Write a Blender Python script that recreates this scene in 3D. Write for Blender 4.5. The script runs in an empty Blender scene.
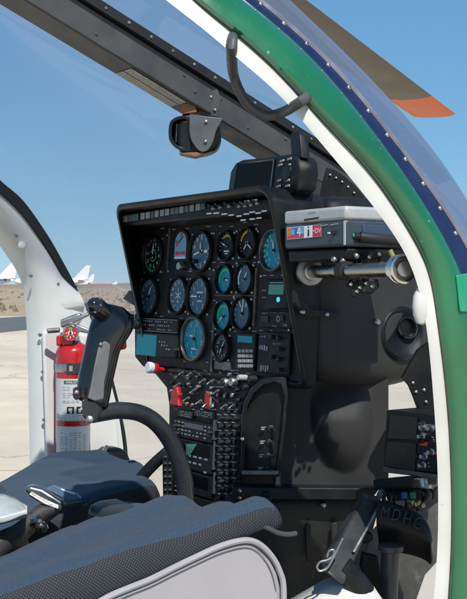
import bpy, math, random
from mathutils import Vector, Matrix, noise
random.seed(11)
PI = math.pi
sc = bpy.context.scene
COL = sc.collection
V = Vector

# ------------------------------------------------------------------ survey
# x = right of the helicopter, y = towards its nose, z = up (metres, apron at z=0)
F = 1100.0; CX = 233.5; CY = 286.0
TH = math.radians(56)
CAM = V((1.75, -1.083, 1.5))
VW = V((-math.sin(TH), math.cos(TH), 0)); UW = V((math.cos(TH), math.sin(TH), 0)); ZW = V((0, 0, 1))
def ray(px, py): return VW + UW*((px-CX)/F) + ZW*((CY-py)/F)
def AT(px, py, d): return CAM + ray(px, py)*d
def PX(px, py, x): r = ray(px, py); return CAM + r*((x-CAM.x)/r.x)
def PY(px, py, y): r = ray(px, py); return CAM + r*((y-CAM.y)/r.y)
def GND(px, py, z=0.0): r = ray(px, py); return CAM + r*((z-CAM.z)/r.z)
TILT = 0.067
PU = V((0, TILT, 1)).normalized(); PN_ = V((0, -1, TILT)).normalized()
PORG = V((0, 0, 1.5))
PM = Matrix(((1, PU.x, PN_.x, PORG.x), (0, PU.y, PN_.y, PORG.y), (0, PU.z, PN_.z, PORG.z), (0, 0, 0, 1)))
def PP(px, py, off=0.0):
    """point of the panel plane (offset towards the pilot) as local (a, b)"""
    r = ray(px, py); p0 = PORG + PN_*off
    t = (p0-CAM).dot(PN_)/r.dot(PN_)
    q = CAM + r*t - PORG
    return q.x, q.dot(PU), t
def chaikin(p, it=2):
    for _ in range(it):
        q = []
        for a, c in zip(p, p[1:]+p[:1]): q += [(a[0]*.75+c[0]*.25, a[1]*.75+c[1]*.25), (a[0]*.25+c[0]*.75, a[1]*.25+c[1]*.75)]
        p = q
    return p
def smooth(pts, it=40):
    for _ in range(it):
        pts = [pts[0]]+[(a+b*2+c)*.25 for a, b, c in zip(pts, pts[1:], pts[2:])]+[pts[-1]]
    return pts
def skin_x(z): return (skin_lin(z-.09)+skin_lin(z-.05)+skin_lin(z)+skin_lin(z+.05)+skin_lin(z+.09))/5
def skin_lin(z):
    pts = [(0.4, .60), (0.8, .73), (1.2, .765), (1.5, .76), (1.65, .735), (1.8, .665), (1.9, .60), (2.0, .50), (2.1, .36), (2.3, 0.1)]
    if z <= pts[0][0]: return pts[0][1]
    for (z0, x0), (z1, x1) in zip(pts, pts[1:]):
        if z <= z1: return x0 + (x1-x0)*(z-z0)/(z1-z0)
    return pts[-1][1]
def SK(px, py, inset=0.0):
    """point on the right-hand skin of the cabin"""
    r = ray(px, py); d = 1.3
    for _ in range(60):
        p = CAM + r*d
        d += (p.x-(skin_x(p.z)-inset))*0.6
    return CAM + r*d

# ------------------------------------------------------------------ materials
def mat(name, col, rough=.5, metal=0.0, coat=0.0, var=0.0, vscale=30, bump=0.0, bscale=200, wear=None, wscale=60, wthr=.68,
        wcol=(.4, .4, .4), spec=None, emit=None, estr=1.0, sheen=0.0):
    m = bpy.data.materials.new(name); m.use_nodes = True
    nt = m.node_tree; N = nt.nodes; L = nt.links
    b = N['Principled BSDF']
    b.inputs['Base Color'].default_value = (*col, 1); b.inputs['Roughness'].default_value = rough
    b.inputs['Metallic'].default_value = metal
    if coat: b.inputs['Coat Weight'].default_value = coat; b.inputs['Coat Roughness'].default_value = .05
    if spec is not None: b.inputs['Specular IOR Level'].default_value = spec
    if sheen: b.inputs['Sheen Weight'].default_value = sheen
    if emit: b.inputs['Emission Color'].default_value = (*emit, 1); b.inputs['Emission Strength'].default_value = estr
    tc = N.new('ShaderNodeTexCoord')
    csock = None
    if var:
        n = N.new('ShaderNodeTexNoise'); n.inputs['Scale'].default_value = vscale; n.inputs['Detail'].default_value = 6
        L.new(tc.outputs['Object'], n.inputs['Vector'])
        r = N.new('ShaderNodeMapRange'); r.inputs['From Min'].default_value = .3; r.inputs['From Max'].default_value = .7
        r.inputs['To Min'].default_value = 1-var; r.inputs['To Max'].default_value = 1+var
        L.new(n.outputs['Fac'], r.inputs['Value'])
        mx = N.new('ShaderNodeVectorMath'); mx.operation = 'SCALE'; mx.inputs[0].default_value = col
        L.new(r.outputs['Result'], mx.inputs['Scale']); csock = mx.outputs['Vector']
        r2 = N.new('ShaderNodeMapRange'); r2.inputs['To Min'].default_value = max(.03, rough-.12); r2.inputs['To Max'].default_value = min(1, rough+.12)
        r2.inputs['From Min'].default_value = .3; r2.inputs['From Max'].default_value = .7
        L.new(n.outputs['Fac'], r2.inputs['Value']); L.new(r2.outputs['Result'], b.inputs['Roughness'])
    if wear:
        n2 = N.new('ShaderNodeTexNoise'); n2.inputs['Scale'].default_value = wscale; n2.inputs['Detail'].default_value = 8; n2.inputs['Roughness'].default_value = .7
        mp = N.new('ShaderNodeMapping'); mp.inputs['Scale'].default_value = wear
        L.new(tc.outputs['Object'], mp.inputs['Vector']); L.new(mp.outputs['Vector'], n2.inputs['Vector'])
        rr = N.new('ShaderNodeMapRange'); rr.inputs['From Min'].default_value = wthr; rr.inputs['From Max'].default_value = wthr+.05
        L.new(n2.outputs['Fac'], rr.inputs['Value'])
        mix = N.new('ShaderNodeMix'); mix.data_type = 'RGBA'
        L.new(rr.outputs['Result'], mix.inputs['Factor'])
        if csock: L.new(csock, mix.inputs['A'])
        else: mix.inputs['A'].default_value = (*col, 1)
        mix.inputs['B'].default_value = (*wcol, 1)
        csock = mix.outputs['Result']
    if csock: L.new(csock, b.inputs['Base Color'])
    if bump:
        n3 = N.new('ShaderNodeTexNoise'); n3.inputs['Scale'].default_value = bscale; n3.inputs['Detail'].default_value = 3
        L.new(tc.outputs['Object'], n3.inputs['Vector'])
        bp = N.new('ShaderNodeBump'); bp.inputs['Strength'].default_value = bump; bp.inputs['Distance'].default_value = .002
        L.new(n3.outputs['Fac'], bp.inputs['Height']); L.new(bp.outputs['Normal'], b.inputs['Normal'])
    return m

BLACK = mat('black_crackle_paint', (.010, .0105, .011), .48, spec=.3, var=.35, vscale=25, bump=.25, bscale=900, wear=(1, 1, 1), wscale=90, wthr=.70, wcol=(.12, .12, .11))
PANEL = mat('panel_black', (.009, .009, .009), .55, spec=.3, var=.4, vscale=40, bump=.15, bscale=700, wear=(1, 1, 1), wscale=120, wthr=.69, wcol=(.10, .085, .06))
HOOD = mat('hood_black', (.008, .010, .011), .38, spec=.3, var=.3, vscale=30, bump=.2, bscale=1200)
COWL = mat('cowl_charcoal_plastic', (.036, .0355, .035), .5, spec=.3, var=.2, vscale=9, bump=.3, bscale=1500, wear=(1, 1, .3), wscale=50, wthr=.68, wcol=(.10, .10, .10))
SHEET = mat('scuffed_black_sheet', (.024, .026, .025), .45, spec=.35, var=.45, vscale=14, bump=.2, bscale=300, wear=(3, 3, .5), wscale=14, wthr=.62, wcol=(.075, .07, .06))
RUBBER = mat('rubber_black', (.012, .012, .012), .6, var=.2)
GLOSSB = mat('gloss_black', (.009, .010, .011), .16, coat=.3, var=.2, vscale=40, wear=(1, 1, 1), wscale=70, wthr=.76, wcol=(.25, .25, .24))
TUBEB = mat('tube_black_enamel', (.022, .024, .026), .30, coat=.15, var=.25, vscale=35, wear=(1, 1, 1), wscale=130, wthr=.68, wcol=(.42, .41, .36))
GREYMAT = mat('grip_inset_grey', (.13, .135, .14), .55, var=.12, bump=.3, bscale=900)
POST = mat('post_grey', (.064, .064, .064), .5, var=.2, vscale=18, wear=(1, 1, 1), wscale=80, wthr=.72, wcol=(.25, .25, .24))
WHITE = mat('white_enamel', (.54, .54, .51), .4, coat=.15, var=.10, vscale=9, wear=(1, 1, .6), wscale=95, wthr=.66, wcol=(.42, .40, .34))
WHITE2 = mat('white_door_shell', (.74, .74, .69), .45, var=.05, vscale=9, wear=(1, 1, 1), wscale=60, wthr=.76, wcol=(.5, .48, .42))
GREEN = mat('green_enamel', (.009, .118, .048), .16, coat=.9, var=.22, vscale=7, wear=(1, 1, .5), wscale=110, wthr=.66, wcol=(.55, .58, .5))
GREEN2 = mat('green_patch', (.02, .25, .13), .3, coat=.4, var=.12, vscale=20, wear=(1, 1, 1), wscale=90, wthr=.70, wcol=(.6, .62, .56))
NAVY = mat('navy_enamel', (.010, .016, .060), .25, coat=.4, var=.15, vscale=30)
GREYRIM = mat('plexi_edge_grey', (.15, .15, .19), .25, coat=.4, var=.2, vscale=40)
WORNM = mat('worn_switch_metal', (.24, .235, .225), .42, .8, var=.3, vscale=90)
CHROME = mat('bright_steel', (.62, .61, .58), .2, 1.0, var=.15, vscale=60)
BRUSH = mat('brushed_tube_steel', (.40, .385, .36), .26, 1.0, var=.18, vscale=45)
DULLM = mat('dull_aluminium', (.42, .42, .41), .42, 1.0, var=.2, vscale=50)
BRASS = mat('brown_paint', (.24, .11, .045), .5, var=.2, vscale=80)
RED = mat('red_enamel', (.50, .012, .016), .25, coat=.4, var=.12, vscale=40)
REDC = mat('red_cover_plastic', (.42, .012, .018), .4, var=.15)
SILVER = mat('silver_plastic', (.50, .51, .50), .35, .25, var=.06, vscale=60)
BLUEB = mat('slate_blue_plastic', (.045, .062, .085), .4, var=.12, vscale=40)
LEATHER = mat('grey_leather', (.31, .30, .315), .40, var=.08, vscale=6, bump=.12, bscale=520)
FABRIC = mat('blue_grey_fabric', (.023, .047, .082), .9, var=.28, vscale=420, bump=.7, bscale=1300, sheen=.04)
STRAPM = mat('strap_charcoal', (.035, .035, .038), .6, var=.2, vscale=200)
PALEST = mat('pale_plastic_sheet', (.34, .38, .38), .2, coat=.3, var=.15, vscale=25)
MW = mat('marking_white', (.85, .86, .84), .5)
MGREY = mat('marking_grey', (.33, .33, .32), .5, var=.3, vscale=200)
MGREEN = mat('marking_green', (.03, .55, .22), .5)
MYEL = mat('marking_amber', (.75, .38, .04), .5)
MRED = mat('marking_red', (.70, .05, .03), .5)
MORANGE = mat('marking_orange', (.70, .20, .03), .5)
MBLUE = mat('marking_blue', (.06, .14, .50), .45)
MLBLUE = mat('marking_light_blue', (.20, .42, .62), .4)
MCRIM = mat('marking_crimson', (.62, .03, .09), .45)
MBLK = mat('marking_black', (.012, .012, .012), .5)
DIALK = mat('dial_black', (.008, .012, .015), .4, spec=.2)
DIALB = mat('dial_slate', (.065, .125, .185), .35, spec=.3)
DIALT = mat('dial_teal', (.006, .27, .37), .35, spec=.3)
LCDT = mat('lcd_teal', (.004, .06, .085), .35, spec=.2, emit=(.0, .13, .19), estr=.5)
LCDG = mat('lcd_green', (.03, .12, .08), .3, coat=.5, emit=(.02, .20, .13), estr=.18)
LCDD = mat('lcd_dark', (.0025, .003, .004), .3, spec=.05)
CYANL = mat('cyan_lamp', (.05, .5, .7), .3, emit=(.05, .55, .9), estr=.8)
LAMPG = mat('lamp_cap_grey', (.26, .27, .25), .35, var=.35, vscale=90)
LAMPN = mat('lamp_cap_green', (.03, .10, .06), .35)
LAMPD = mat('lamp_cap_dim', (.11, .11, .10), .35, var=.3, vscale=90)
LABELW = mat('label_paper', (.60, .61, .60), .4, coat=.2, var=.05, vscale=60)
LABELG = mat('label_green', (.02, .16, .10), .4)
BLADE = mat('blade_brown', (.115, .095, .075), .55, var=.12, vscale=6, wear=(1, 1, 1), wscale=12, wthr=.70, wcol=(.16, .14, .11))
BORANGE = mat('blade_orange', (.62, .13, .035), .5, var=.1, vscale=12)
TAN = mat('erosion_tape', (.50, .40, .28), .5)
AIRW = mat('airliner_white', (.78, .78, .78), .4)
AIRB = mat('airliner_blue', (.03, .16, .35), .4)
AIRR = mat('airliner_red', (.55, .06, .05), .4)
AIRG = mat('airliner_grey', (.2, .2, .21), .5)

def mesh_weave():
    m = bpy.data.materials.new('spacer_mesh'); m.use_nodes = True
    nt = m.node_tree; N = nt.nodes; L = nt.links; b = N['Principled BSDF']; b.inputs['Roughness'].default_value = .75
    tc = N.new('ShaderNodeTexCoord'); mp = N.new('ShaderNodeMapping')
    mp.inputs['Rotation'].default_value = (0, 0, math.radians(45)); 
    sx = N.new('ShaderNodeUVMap'); L.new(sx.outputs['UV'], mp.inputs['Vector'])
    ck = N.new('ShaderNodeTexChecker'); ck.inputs['Scale'].default_value = 1.0
    w1 = N.new('ShaderNodeTexWave'); w1.bands_direction = 'X'; w1.inputs['Scale'].default_value = 1.0; w1.inputs['Distortion'].default_value = 1.6
    w2 = N.new('ShaderNodeTexWave'); w2.bands_direction = 'Y'; w2.inputs['Scale'].default_value = 1.0; w2.inputs['Distortion'].default_value = 1.6
    for w in (w1, w2): L.new(mp.outputs['Vector'], w.inputs['Vector'])
    mul = N.new('ShaderNodeMath'); mul.operation = 'MULTIPLY'; L.new(w1.outputs['Fac'], mul.inputs[0]); L.new(w2.outputs['Fac'], mul.inputs[1])
    rp = N.new('ShaderNodeMapRange'); rp.inputs['From Min'].default_value = .1; rp.inputs['From Max'].default_value = .55
    L.new(mul.outputs[0], rp.inputs['Value'])
    mx = N.new('ShaderNodeMix'); mx.data_type = 'RGBA'; mx.inputs['A'].default_value = (.008, .009, .012, 1); mx.inputs['B'].default_value = (.055, .068, .092, 1)
    L.new(rp.outputs['Result'], mx.inputs['Factor']); L.new(mx.outputs['Result'], b.inputs['Base Color'])
    bp = N.new('ShaderNodeBump'); bp.inputs['Strength'].default_value = .8; bp.inputs['Distance'].default_value = .002
    L.new(rp.outputs['Result'], bp.inputs['Height']); L.new(bp.outputs['Normal'], b.inputs['Normal'])
    return m
WEAVE = mesh_weave()

def glass_mat():
    m = bpy.data.materials.new('tinted_plexiglass'); m.use_nodes = True
    nt = m.node_tree; N = nt.nodes; L = nt.links
    N.remove(N['Principled BSDF'])
    out = N['Material Output']
    tr = N.new('ShaderNodeBsdfTransparent')
    l2 = N.new('ShaderNodeLayerWeight'); l2.inputs['Blend'].default_value = .5
    p2 = N.new('ShaderNodeMath'); p2.operation = 'POWER'; L.new(l2.outputs['Facing'], p2.inputs[0]); p2.inputs[1].default_value = 2.5
    tm = N.new('ShaderNodeMix'); tm.data_type = 'RGBA'; tm.inputs['A'].default_value = (.93, .945, .965, 1); tm.inputs['B'].default_value = (.30, .34, .47, 1)
    L.new(p2.outputs[0], tm.inputs['Factor']); L.new(tm.outputs['Result'], tr.inputs['Color'])
    gl = N.new('ShaderNodeBsdfGlossy'); gl.inputs['Roughness'].default_value = .04; gl.inputs['Color'].default_value = (.9, .92, 1, 1)
    lw = N.new('ShaderNodeLayerWeight'); lw.inputs['Blend'].default_value = .5
    pw = N.new('ShaderNodeMath'); pw.operation = 'POWER'; L.new(lw.outputs['Facing'], pw.inputs[0]); pw.inputs[1].default_value = 4.5
    fr = N.new('ShaderNodeMath'); fr.operation = 'MULTIPLY_ADD'; L.new(pw.outputs[0], fr.inputs[0]); fr.inputs[1].default_value = .55; fr.inputs[2].default_value = .03
    mx = N.new('ShaderNodeMixShader'); L.new(fr.outputs[0], mx.inputs['Fac']); L.new(tr.outputs[0], mx.inputs[1]); L.new(gl.outputs[0], mx.inputs[2])
    # pale film: dust plus milky glare painted into the glass shader
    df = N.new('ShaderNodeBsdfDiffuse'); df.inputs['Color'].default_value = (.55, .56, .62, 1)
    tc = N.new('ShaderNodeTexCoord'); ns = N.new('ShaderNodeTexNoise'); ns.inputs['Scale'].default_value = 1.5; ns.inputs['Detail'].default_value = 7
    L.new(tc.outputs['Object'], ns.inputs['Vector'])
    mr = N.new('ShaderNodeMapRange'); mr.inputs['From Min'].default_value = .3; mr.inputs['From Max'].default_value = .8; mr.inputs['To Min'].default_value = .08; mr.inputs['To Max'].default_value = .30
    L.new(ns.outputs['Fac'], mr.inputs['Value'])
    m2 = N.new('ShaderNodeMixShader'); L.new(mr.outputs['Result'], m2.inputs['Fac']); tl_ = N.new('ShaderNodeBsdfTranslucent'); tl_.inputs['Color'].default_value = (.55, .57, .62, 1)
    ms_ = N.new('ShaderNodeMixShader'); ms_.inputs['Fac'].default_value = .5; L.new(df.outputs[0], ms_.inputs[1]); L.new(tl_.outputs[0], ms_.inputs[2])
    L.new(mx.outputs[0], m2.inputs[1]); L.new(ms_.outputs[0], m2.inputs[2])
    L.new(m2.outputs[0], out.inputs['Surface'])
    return m
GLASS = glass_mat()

# ------------------------------------------------------------------ mesh builder
_tcache = {}
def text_mesh(s):
    if s in _tcache: return _tcache[s]
    cu = bpy.data.curves.new('lettering', 'FONT'); cu.body = s; cu.size = 1; cu.align_x = 'CENTER'; cu.align_y = 'CENTER'; cu.resolution_u = 3
    o = bpy.data.objects.new('lettering', cu); COL.objects.link(o)
    bpy.context.view_layer.update()
    dg = bpy.context.evaluated_depsgraph_get()
    me = bpy.data.meshes.new_from_object(o.evaluated_get(dg))
    r = ([v.co.copy() for v in me.vertices], [tuple(p.vertices) for p in me.polygons])
    bpy.data.objects.remove(o); bpy.data.meshes.remove(me); bpy.data.curves.remove(cu)
    _tcache[s] = r
    return r

def catmull(pts, n):
    """n points along a smooth curve through pts (equal parameter steps)"""
    pts = [V(p) for p in pts]
    if len(pts) == 2: return [pts[0].lerp(pts[1], i/(n-1)) for i in range(n)]
    P = [pts[0]*2-pts[1]] + pts + [pts[-1]*2-pts[-2]]
    out = []
    S = len(pts)-1
    for i in range(n):
        t = i/(n-1)*S; k = min(int(t), S-1); u = t-k
        a, b, c, d = P[k:k+4]
        out.append(0.5*((2*b) + (c-a)*u + (2*a-5*b+4*c-d)*u*u + (3*b-a-3*c+d)*u*u*u))
    return out
def resample(pts, n):
    fine = catmull(pts, 24*len(pts)); d = [0]
    for a, b in zip(fine, fine[1:]): d.append(d[-1]+(b-a).length)
    out = []; j = 0
    for i in range(n):
        t = d[-1]*i/(n-1)
        while j < len(d)-2 and d[j+1] < t: j += 1
        s = 0 if d[j+1] == d[j] else (t-d[j])/(d[j+1]-d[j])
        out.append(fine[j].lerp(fine[j+1], s))
    return out

WORLD = {}
class MB:
    def __init__(s): s.v = []; s.f = []; s.m = []; s.M = Matrix(); s.uv = {}
    def at(s, M): s.M = M; return s
    def add(s, vs, fs, mi=0):
        k = len(s.v); s.v += [s.M @ V(v) for v in vs]
        s.f += [tuple(k+i for i in f) for f in fs]; s.m += [mi]*len(fs); return k
    def box(s, a, b, mi=0):
        x0, y0, z0 = a; x1, y1, z1 = b
        s.add([(x0,y0,z0),(x1,y0,z0),(x1,y1,z0),(x0,y1,z0),(x0,y0,z1),(x1,y0,z1),(x1,y1,z1),(x0,y1,z1)],
              [(0,3,2,1),(4,5,6,7),(0,1,5,4),(1,2,6,5),(2,3,7,6),(3,0,4,7)], mi)
    def hexa(s, p, mi=0):
        s.add(p, [(0,3,2,1),(4,5,6,7),(0,1,5,4),(1,2,6,5),(2,3,7,6),(3,0,4,7)], mi)
    def lathe(s, prof, n=24, mi=0, cap=True):
        vs = []; fs = []
        for r, z in prof:
            for i in range(n): a = 2*PI*i/n; vs.append((r*math.cos(a), r*math.sin(a), z))
        for j in range(len(prof)-1):
            for i in range(n):
                a = j*n+i; b = j*n+(i+1) % n
                fs.append((a, b, b+n, a+n))
        if cap:
            if prof[0][0] > 1e-6: fs.append(tuple(reversed(range(n))))
            if prof[-1][0] > 1e-6: fs.append(tuple((len(prof)-1)*n+i for i in range(n)))
        s.add(vs, fs, mi)
    def disc(s, r, z, n=32, mi=0): s.add([(r*math.cos(2*PI*i/n), r*math.sin(2*PI*i/n), z) for i in range(n)], [tuple(range(n))], mi)
    def arc(s, r0, r1, a0, a1, z, mi=0, n=12):
        vs = []
        for i in range(n+1):
            a = a0+(a1-a0)*i/n
            vs += [(r0*math.cos(a), r0*math.sin(a), z), (r1*math.cos(a), r1*math.sin(a), z)]
        s.add(vs, [(2*i, 2*i+1, 2*i+3, 2*i+2) for i in range(n)], mi)
    def quad(s, cx, cy, w, h, z, mi=0, rot=0.0):
        c, q = math.cos(rot), math.sin(rot)
        s.add([(cx+x*c-y*q, cy+x*q+y*c, z) for x, y in ((-w/2,-h/2),(w/2,-h/2),(w/2,h/2),(-w/2,h/2))], [(0,1,2,3)], mi)
    def text(s, t, cx, cy, size, z, mi=0, rot=0.0, sx=1.0):
        vs, fs = text_mesh(t); c, q = math.cos(rot), math.sin(rot)
        s.add([(cx+(v.x*sx*c-v.y*q)*size, cy+(v.x*sx*q+v.y*c)*size, z) for v in vs], fs, mi)
    def prism(s, out, z0, z1, mi=0):
        n = len(out)
        s.add([(x, y, z0) for x, y in out]+[(x, y, z1) for x, y in out],
              [tuple(reversed(range(n))), tuple(range(n, 2*n))]+[(i, (i+1) % n, n+(i+1) % n, n+i) for i in range(n)], mi)
    def slab(s, pts, off, mi=0):
        """closed solid: outline of 3-D points, thickened by the vector off"""
        n = len(pts); pts = [V(p) for p in pts]; off = V(off)
        s.add(pts+[p+off for p in pts], [tuple(reversed(range(n))), tuple(range(n, 2*n))]+[(i, (i+1) % n, n+(i+1) % n, n+i) for i in range(n)], mi)
    def loft(s, rows, mi=0, closed=False, caps=False):
        n = len(rows[0]); vs = [p for r in rows for p in r]; fs = []
        for j in range(len(rows)-1):
            for i in range(n if closed else n-1):
                a = j*n+i; b = j*n+(i+1) % n
                fs.append((a, b, b+n, a+n))
        if caps: fs.append(tuple(reversed(range(n)))); fs.append(tuple((len(rows)-1)*n+i for i in range(n)))
        return s.add(vs, fs, mi)
    def tube(s, pts, r, n=14, mi=0, samples=None, squash=1.0, up=(0, 0, 1)):
        samples = samples or max(8, 6*len(pts))
        P = resample(pts, samples) if len(pts) > 2 else [V(p) for p in pts]
        m = len(P); rows = []
        nrm = None
        for i, p in enumerate(P):
            t = (P[min(i+1, m-1)]-P[max(i-1, 0)]).normalized()
            if nrm is None:
                nrm = t.orthogonal().normalized() if abs(t.dot(V(up))) > .95 else (V(up)-t*t.dot(V(up))).normalized()
            else: nrm = (nrm-t*nrm.dot(t)).normalized()
            bi = t.cross(nrm)
            rr = r(i/(m-1)) if callable(r) else r
            rows.append([p+nrm*(rr*math.cos(2*PI*k/n))+bi*(rr*squash*math.sin(2*PI*k/n)) for k in range(n)])
        s.loft(rows, mi, True, True)
    def cyl(s, p0, p1, r, n=18, mi=0): s.tube([p0, p1], r, n, mi)
    def screw(s, p, nrm, r=.003, h=.0015, mi=0):
        o = s.M; z = V(nrm).normalized(); x = z.orthogonal().normalized(); y = z.cross(x)
        s.M = o @ Matrix(((x.x, y.x, z.x, p[0]), (x.y, y.y, z.y, p[1]), (x.z, y.z, z.z, p[2]), (0, 0, 0, 1)))
        s.lathe([(r, -h), (r, h*.4), (r*.7, h), (0, h*1.1)], 8, mi, False); s.M = o
    def build(s, name, mats, parent=None, smooth=40, bevel=0, segs=2, subsurf=0, solid=0):
        if not isinstance(mats, (list, tuple)): mats = [mats]
        me = bpy.data.meshes.new(name)
        xs = [v.x for v in s.v]; ys = [v.y for v in s.v]; zs = [v.z for v in s.v]
        c = V(((min(xs)+max(xs))/2, (min(ys)+max(ys))/2, min(zs)))
        me.from_pydata([v-c for v in s.v], [], s.f)
        for m in mats: me.materials.append(m)
        for p, i in zip(me.polygons, s.m): p.material_index = i
        if s.uv:
            ul = me.uv_layers.new(name='UVMap')
            for lp in me.loops: ul.data[lp.index].uv = s.uv.get(lp.vertex_index, (0, 0))
        if smooth:
            me.polygons.foreach_set('use_smooth', [True]*len(me.polygons))
            me.set_sharp_from_angle(angle=math.radians(smooth))
        o = bpy.data.objects.new(name, me); COL.objects.link(o)
        if parent is not None:
            o.parent = parent; o.location = c-WORLD[parent.name]
        else: o.location = c
        WORLD[o.name] = c
        if solid:
            md = o.modifiers.new('thickness', 'SOLIDIFY'); md.thickness = solid; md.offset = 0
        if subsurf:
            md = o.modifiers.new('smooth', 'SUBSURF'); md.levels = subsurf; md.render_levels = subsurf
        if bevel:
            md = o.modifiers.new('bevel', 'BEVEL'); md.width = bevel; md.segments = segs; md.limit_method = 'ANGLE'; md.angle_limit = math.radians(35)
        return o

def tag(o, label, cat, group=None, kind=None):
    if label: o['label'] = label
    if cat: o['category'] = cat
    if group: o['group'] = group
    if kind: o['kind'] = kind
    return o
def thing(name, loc, label, cat, group=None):
    o = bpy.data.objects.new(name, None); COL.objects.link(o); o.location = loc; o.empty_display_size = .05
    WORLD[o.name] = V(loc)
    return tag(o, label, cat, group)
def frame(o, x, y, z):
    """matrix from origin and three axes"""
    x, y, z = V(x), V(y), V(z); o = V(o)
    return Matrix(((x.x, y.x, z.x, o.x), (x.y, y.y, z.y, o.y), (x.z, y.z, z.z, o.z), (0, 0, 0, 1)))
def axis(p, z, roll=(0, 0, 1)):
    z = V(z).normalized(); x = V(roll).cross(z)
    x = x.normalized() if x.length > 1e-4 else z.orthogonal().normalized()
    return frame(p, x, z.cross(x), z)

# ------------------------------------------------------------------ camera, light
cam = bpy.data.cameras.new('camera'); co = bpy.data.objects.new('camera', cam); COL.objects.link(co)
co.matrix_world = frame(CAM, UW, ZW, -VW)
cam.sensor_fit = 'HORIZONTAL'; cam.sensor_width = 36; cam.lens = 36*F/467.0
cam.shift_y = (CY-299.5)/467.0
cam.clip_start = .05; cam.clip_end = 6000
sc.camera = co

SUN = V((.62, -.20, .76)).normalized()
sl = bpy.data.lights.new('sun', 'SUN'); sl.energy = 4.2; sl.angle = math.radians(.53); sl.color = (1, .95, .87)
so = bpy.data.objects.new('sun', sl); COL.objects.link(so); so.rotation_euler = SUN.to_track_quat('Z', 'Y').to_euler(); so.location = (0, 0, 20)
w = bpy.data.worlds.new('World'); sc.world = w; w.use_nodes = True
nt = w.node_tree; sky = nt.nodes.new('ShaderNodeTexSky'); sky.sky_type = 'NISHITA'; sky.sun_disc = False
sky.sun_elevation = math.asin(SUN.z); sky.sun_rotation = math.atan2(SUN.x, SUN.y)
sky.altitude = 1200; sky.air_density = .75; sky.dust_density = .05; sky.ozone_density = 2.2
bg = nt.nodes['Background']; bg.inputs['Strength'].default_value = .1
sp_ = nt.nodes.new('ShaderNodeSeparateColor'); cb_ = nt.nodes.new('ShaderNodeCombineColor'); nt.links.new(sky.outputs[0], sp_.inputs[0])
for i_, (e_, k_) in enumerate(((.637, .85), (.452, 1.76), (.30, 3.04))):      # clear dry desert air: flatter from zenith to horizon
    p_ = nt.nodes.new('ShaderNodeMath'); p_.operation = 'POWER'; p_.inputs[1].default_value = e_
    q_ = nt.nodes.new('ShaderNodeMath'); q_.operation = 'MULTIPLY'; q_.inputs[1].default_value = k_
    nt.links.new(sp_.outputs[i_], p_.inputs[0]); nt.links.new(p_.outputs[0], q_.inputs[0]); nt.links.new(q_.outputs[0], cb_.inputs[i_])
nt.links.new(cb_.outputs[0], bg.inputs['Color'])
sc.view_settings.view_transform = 'Standard'; sc.view_settings.look = 'None'; sc.view_settings.exposure = 0.45; sc.view_settings.gamma = 1
sc.view_settings.use_curve_mapping = False
sc.cycles.max_bounces = 8; sc.cycles.transparent_max_bounces = 12

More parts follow.
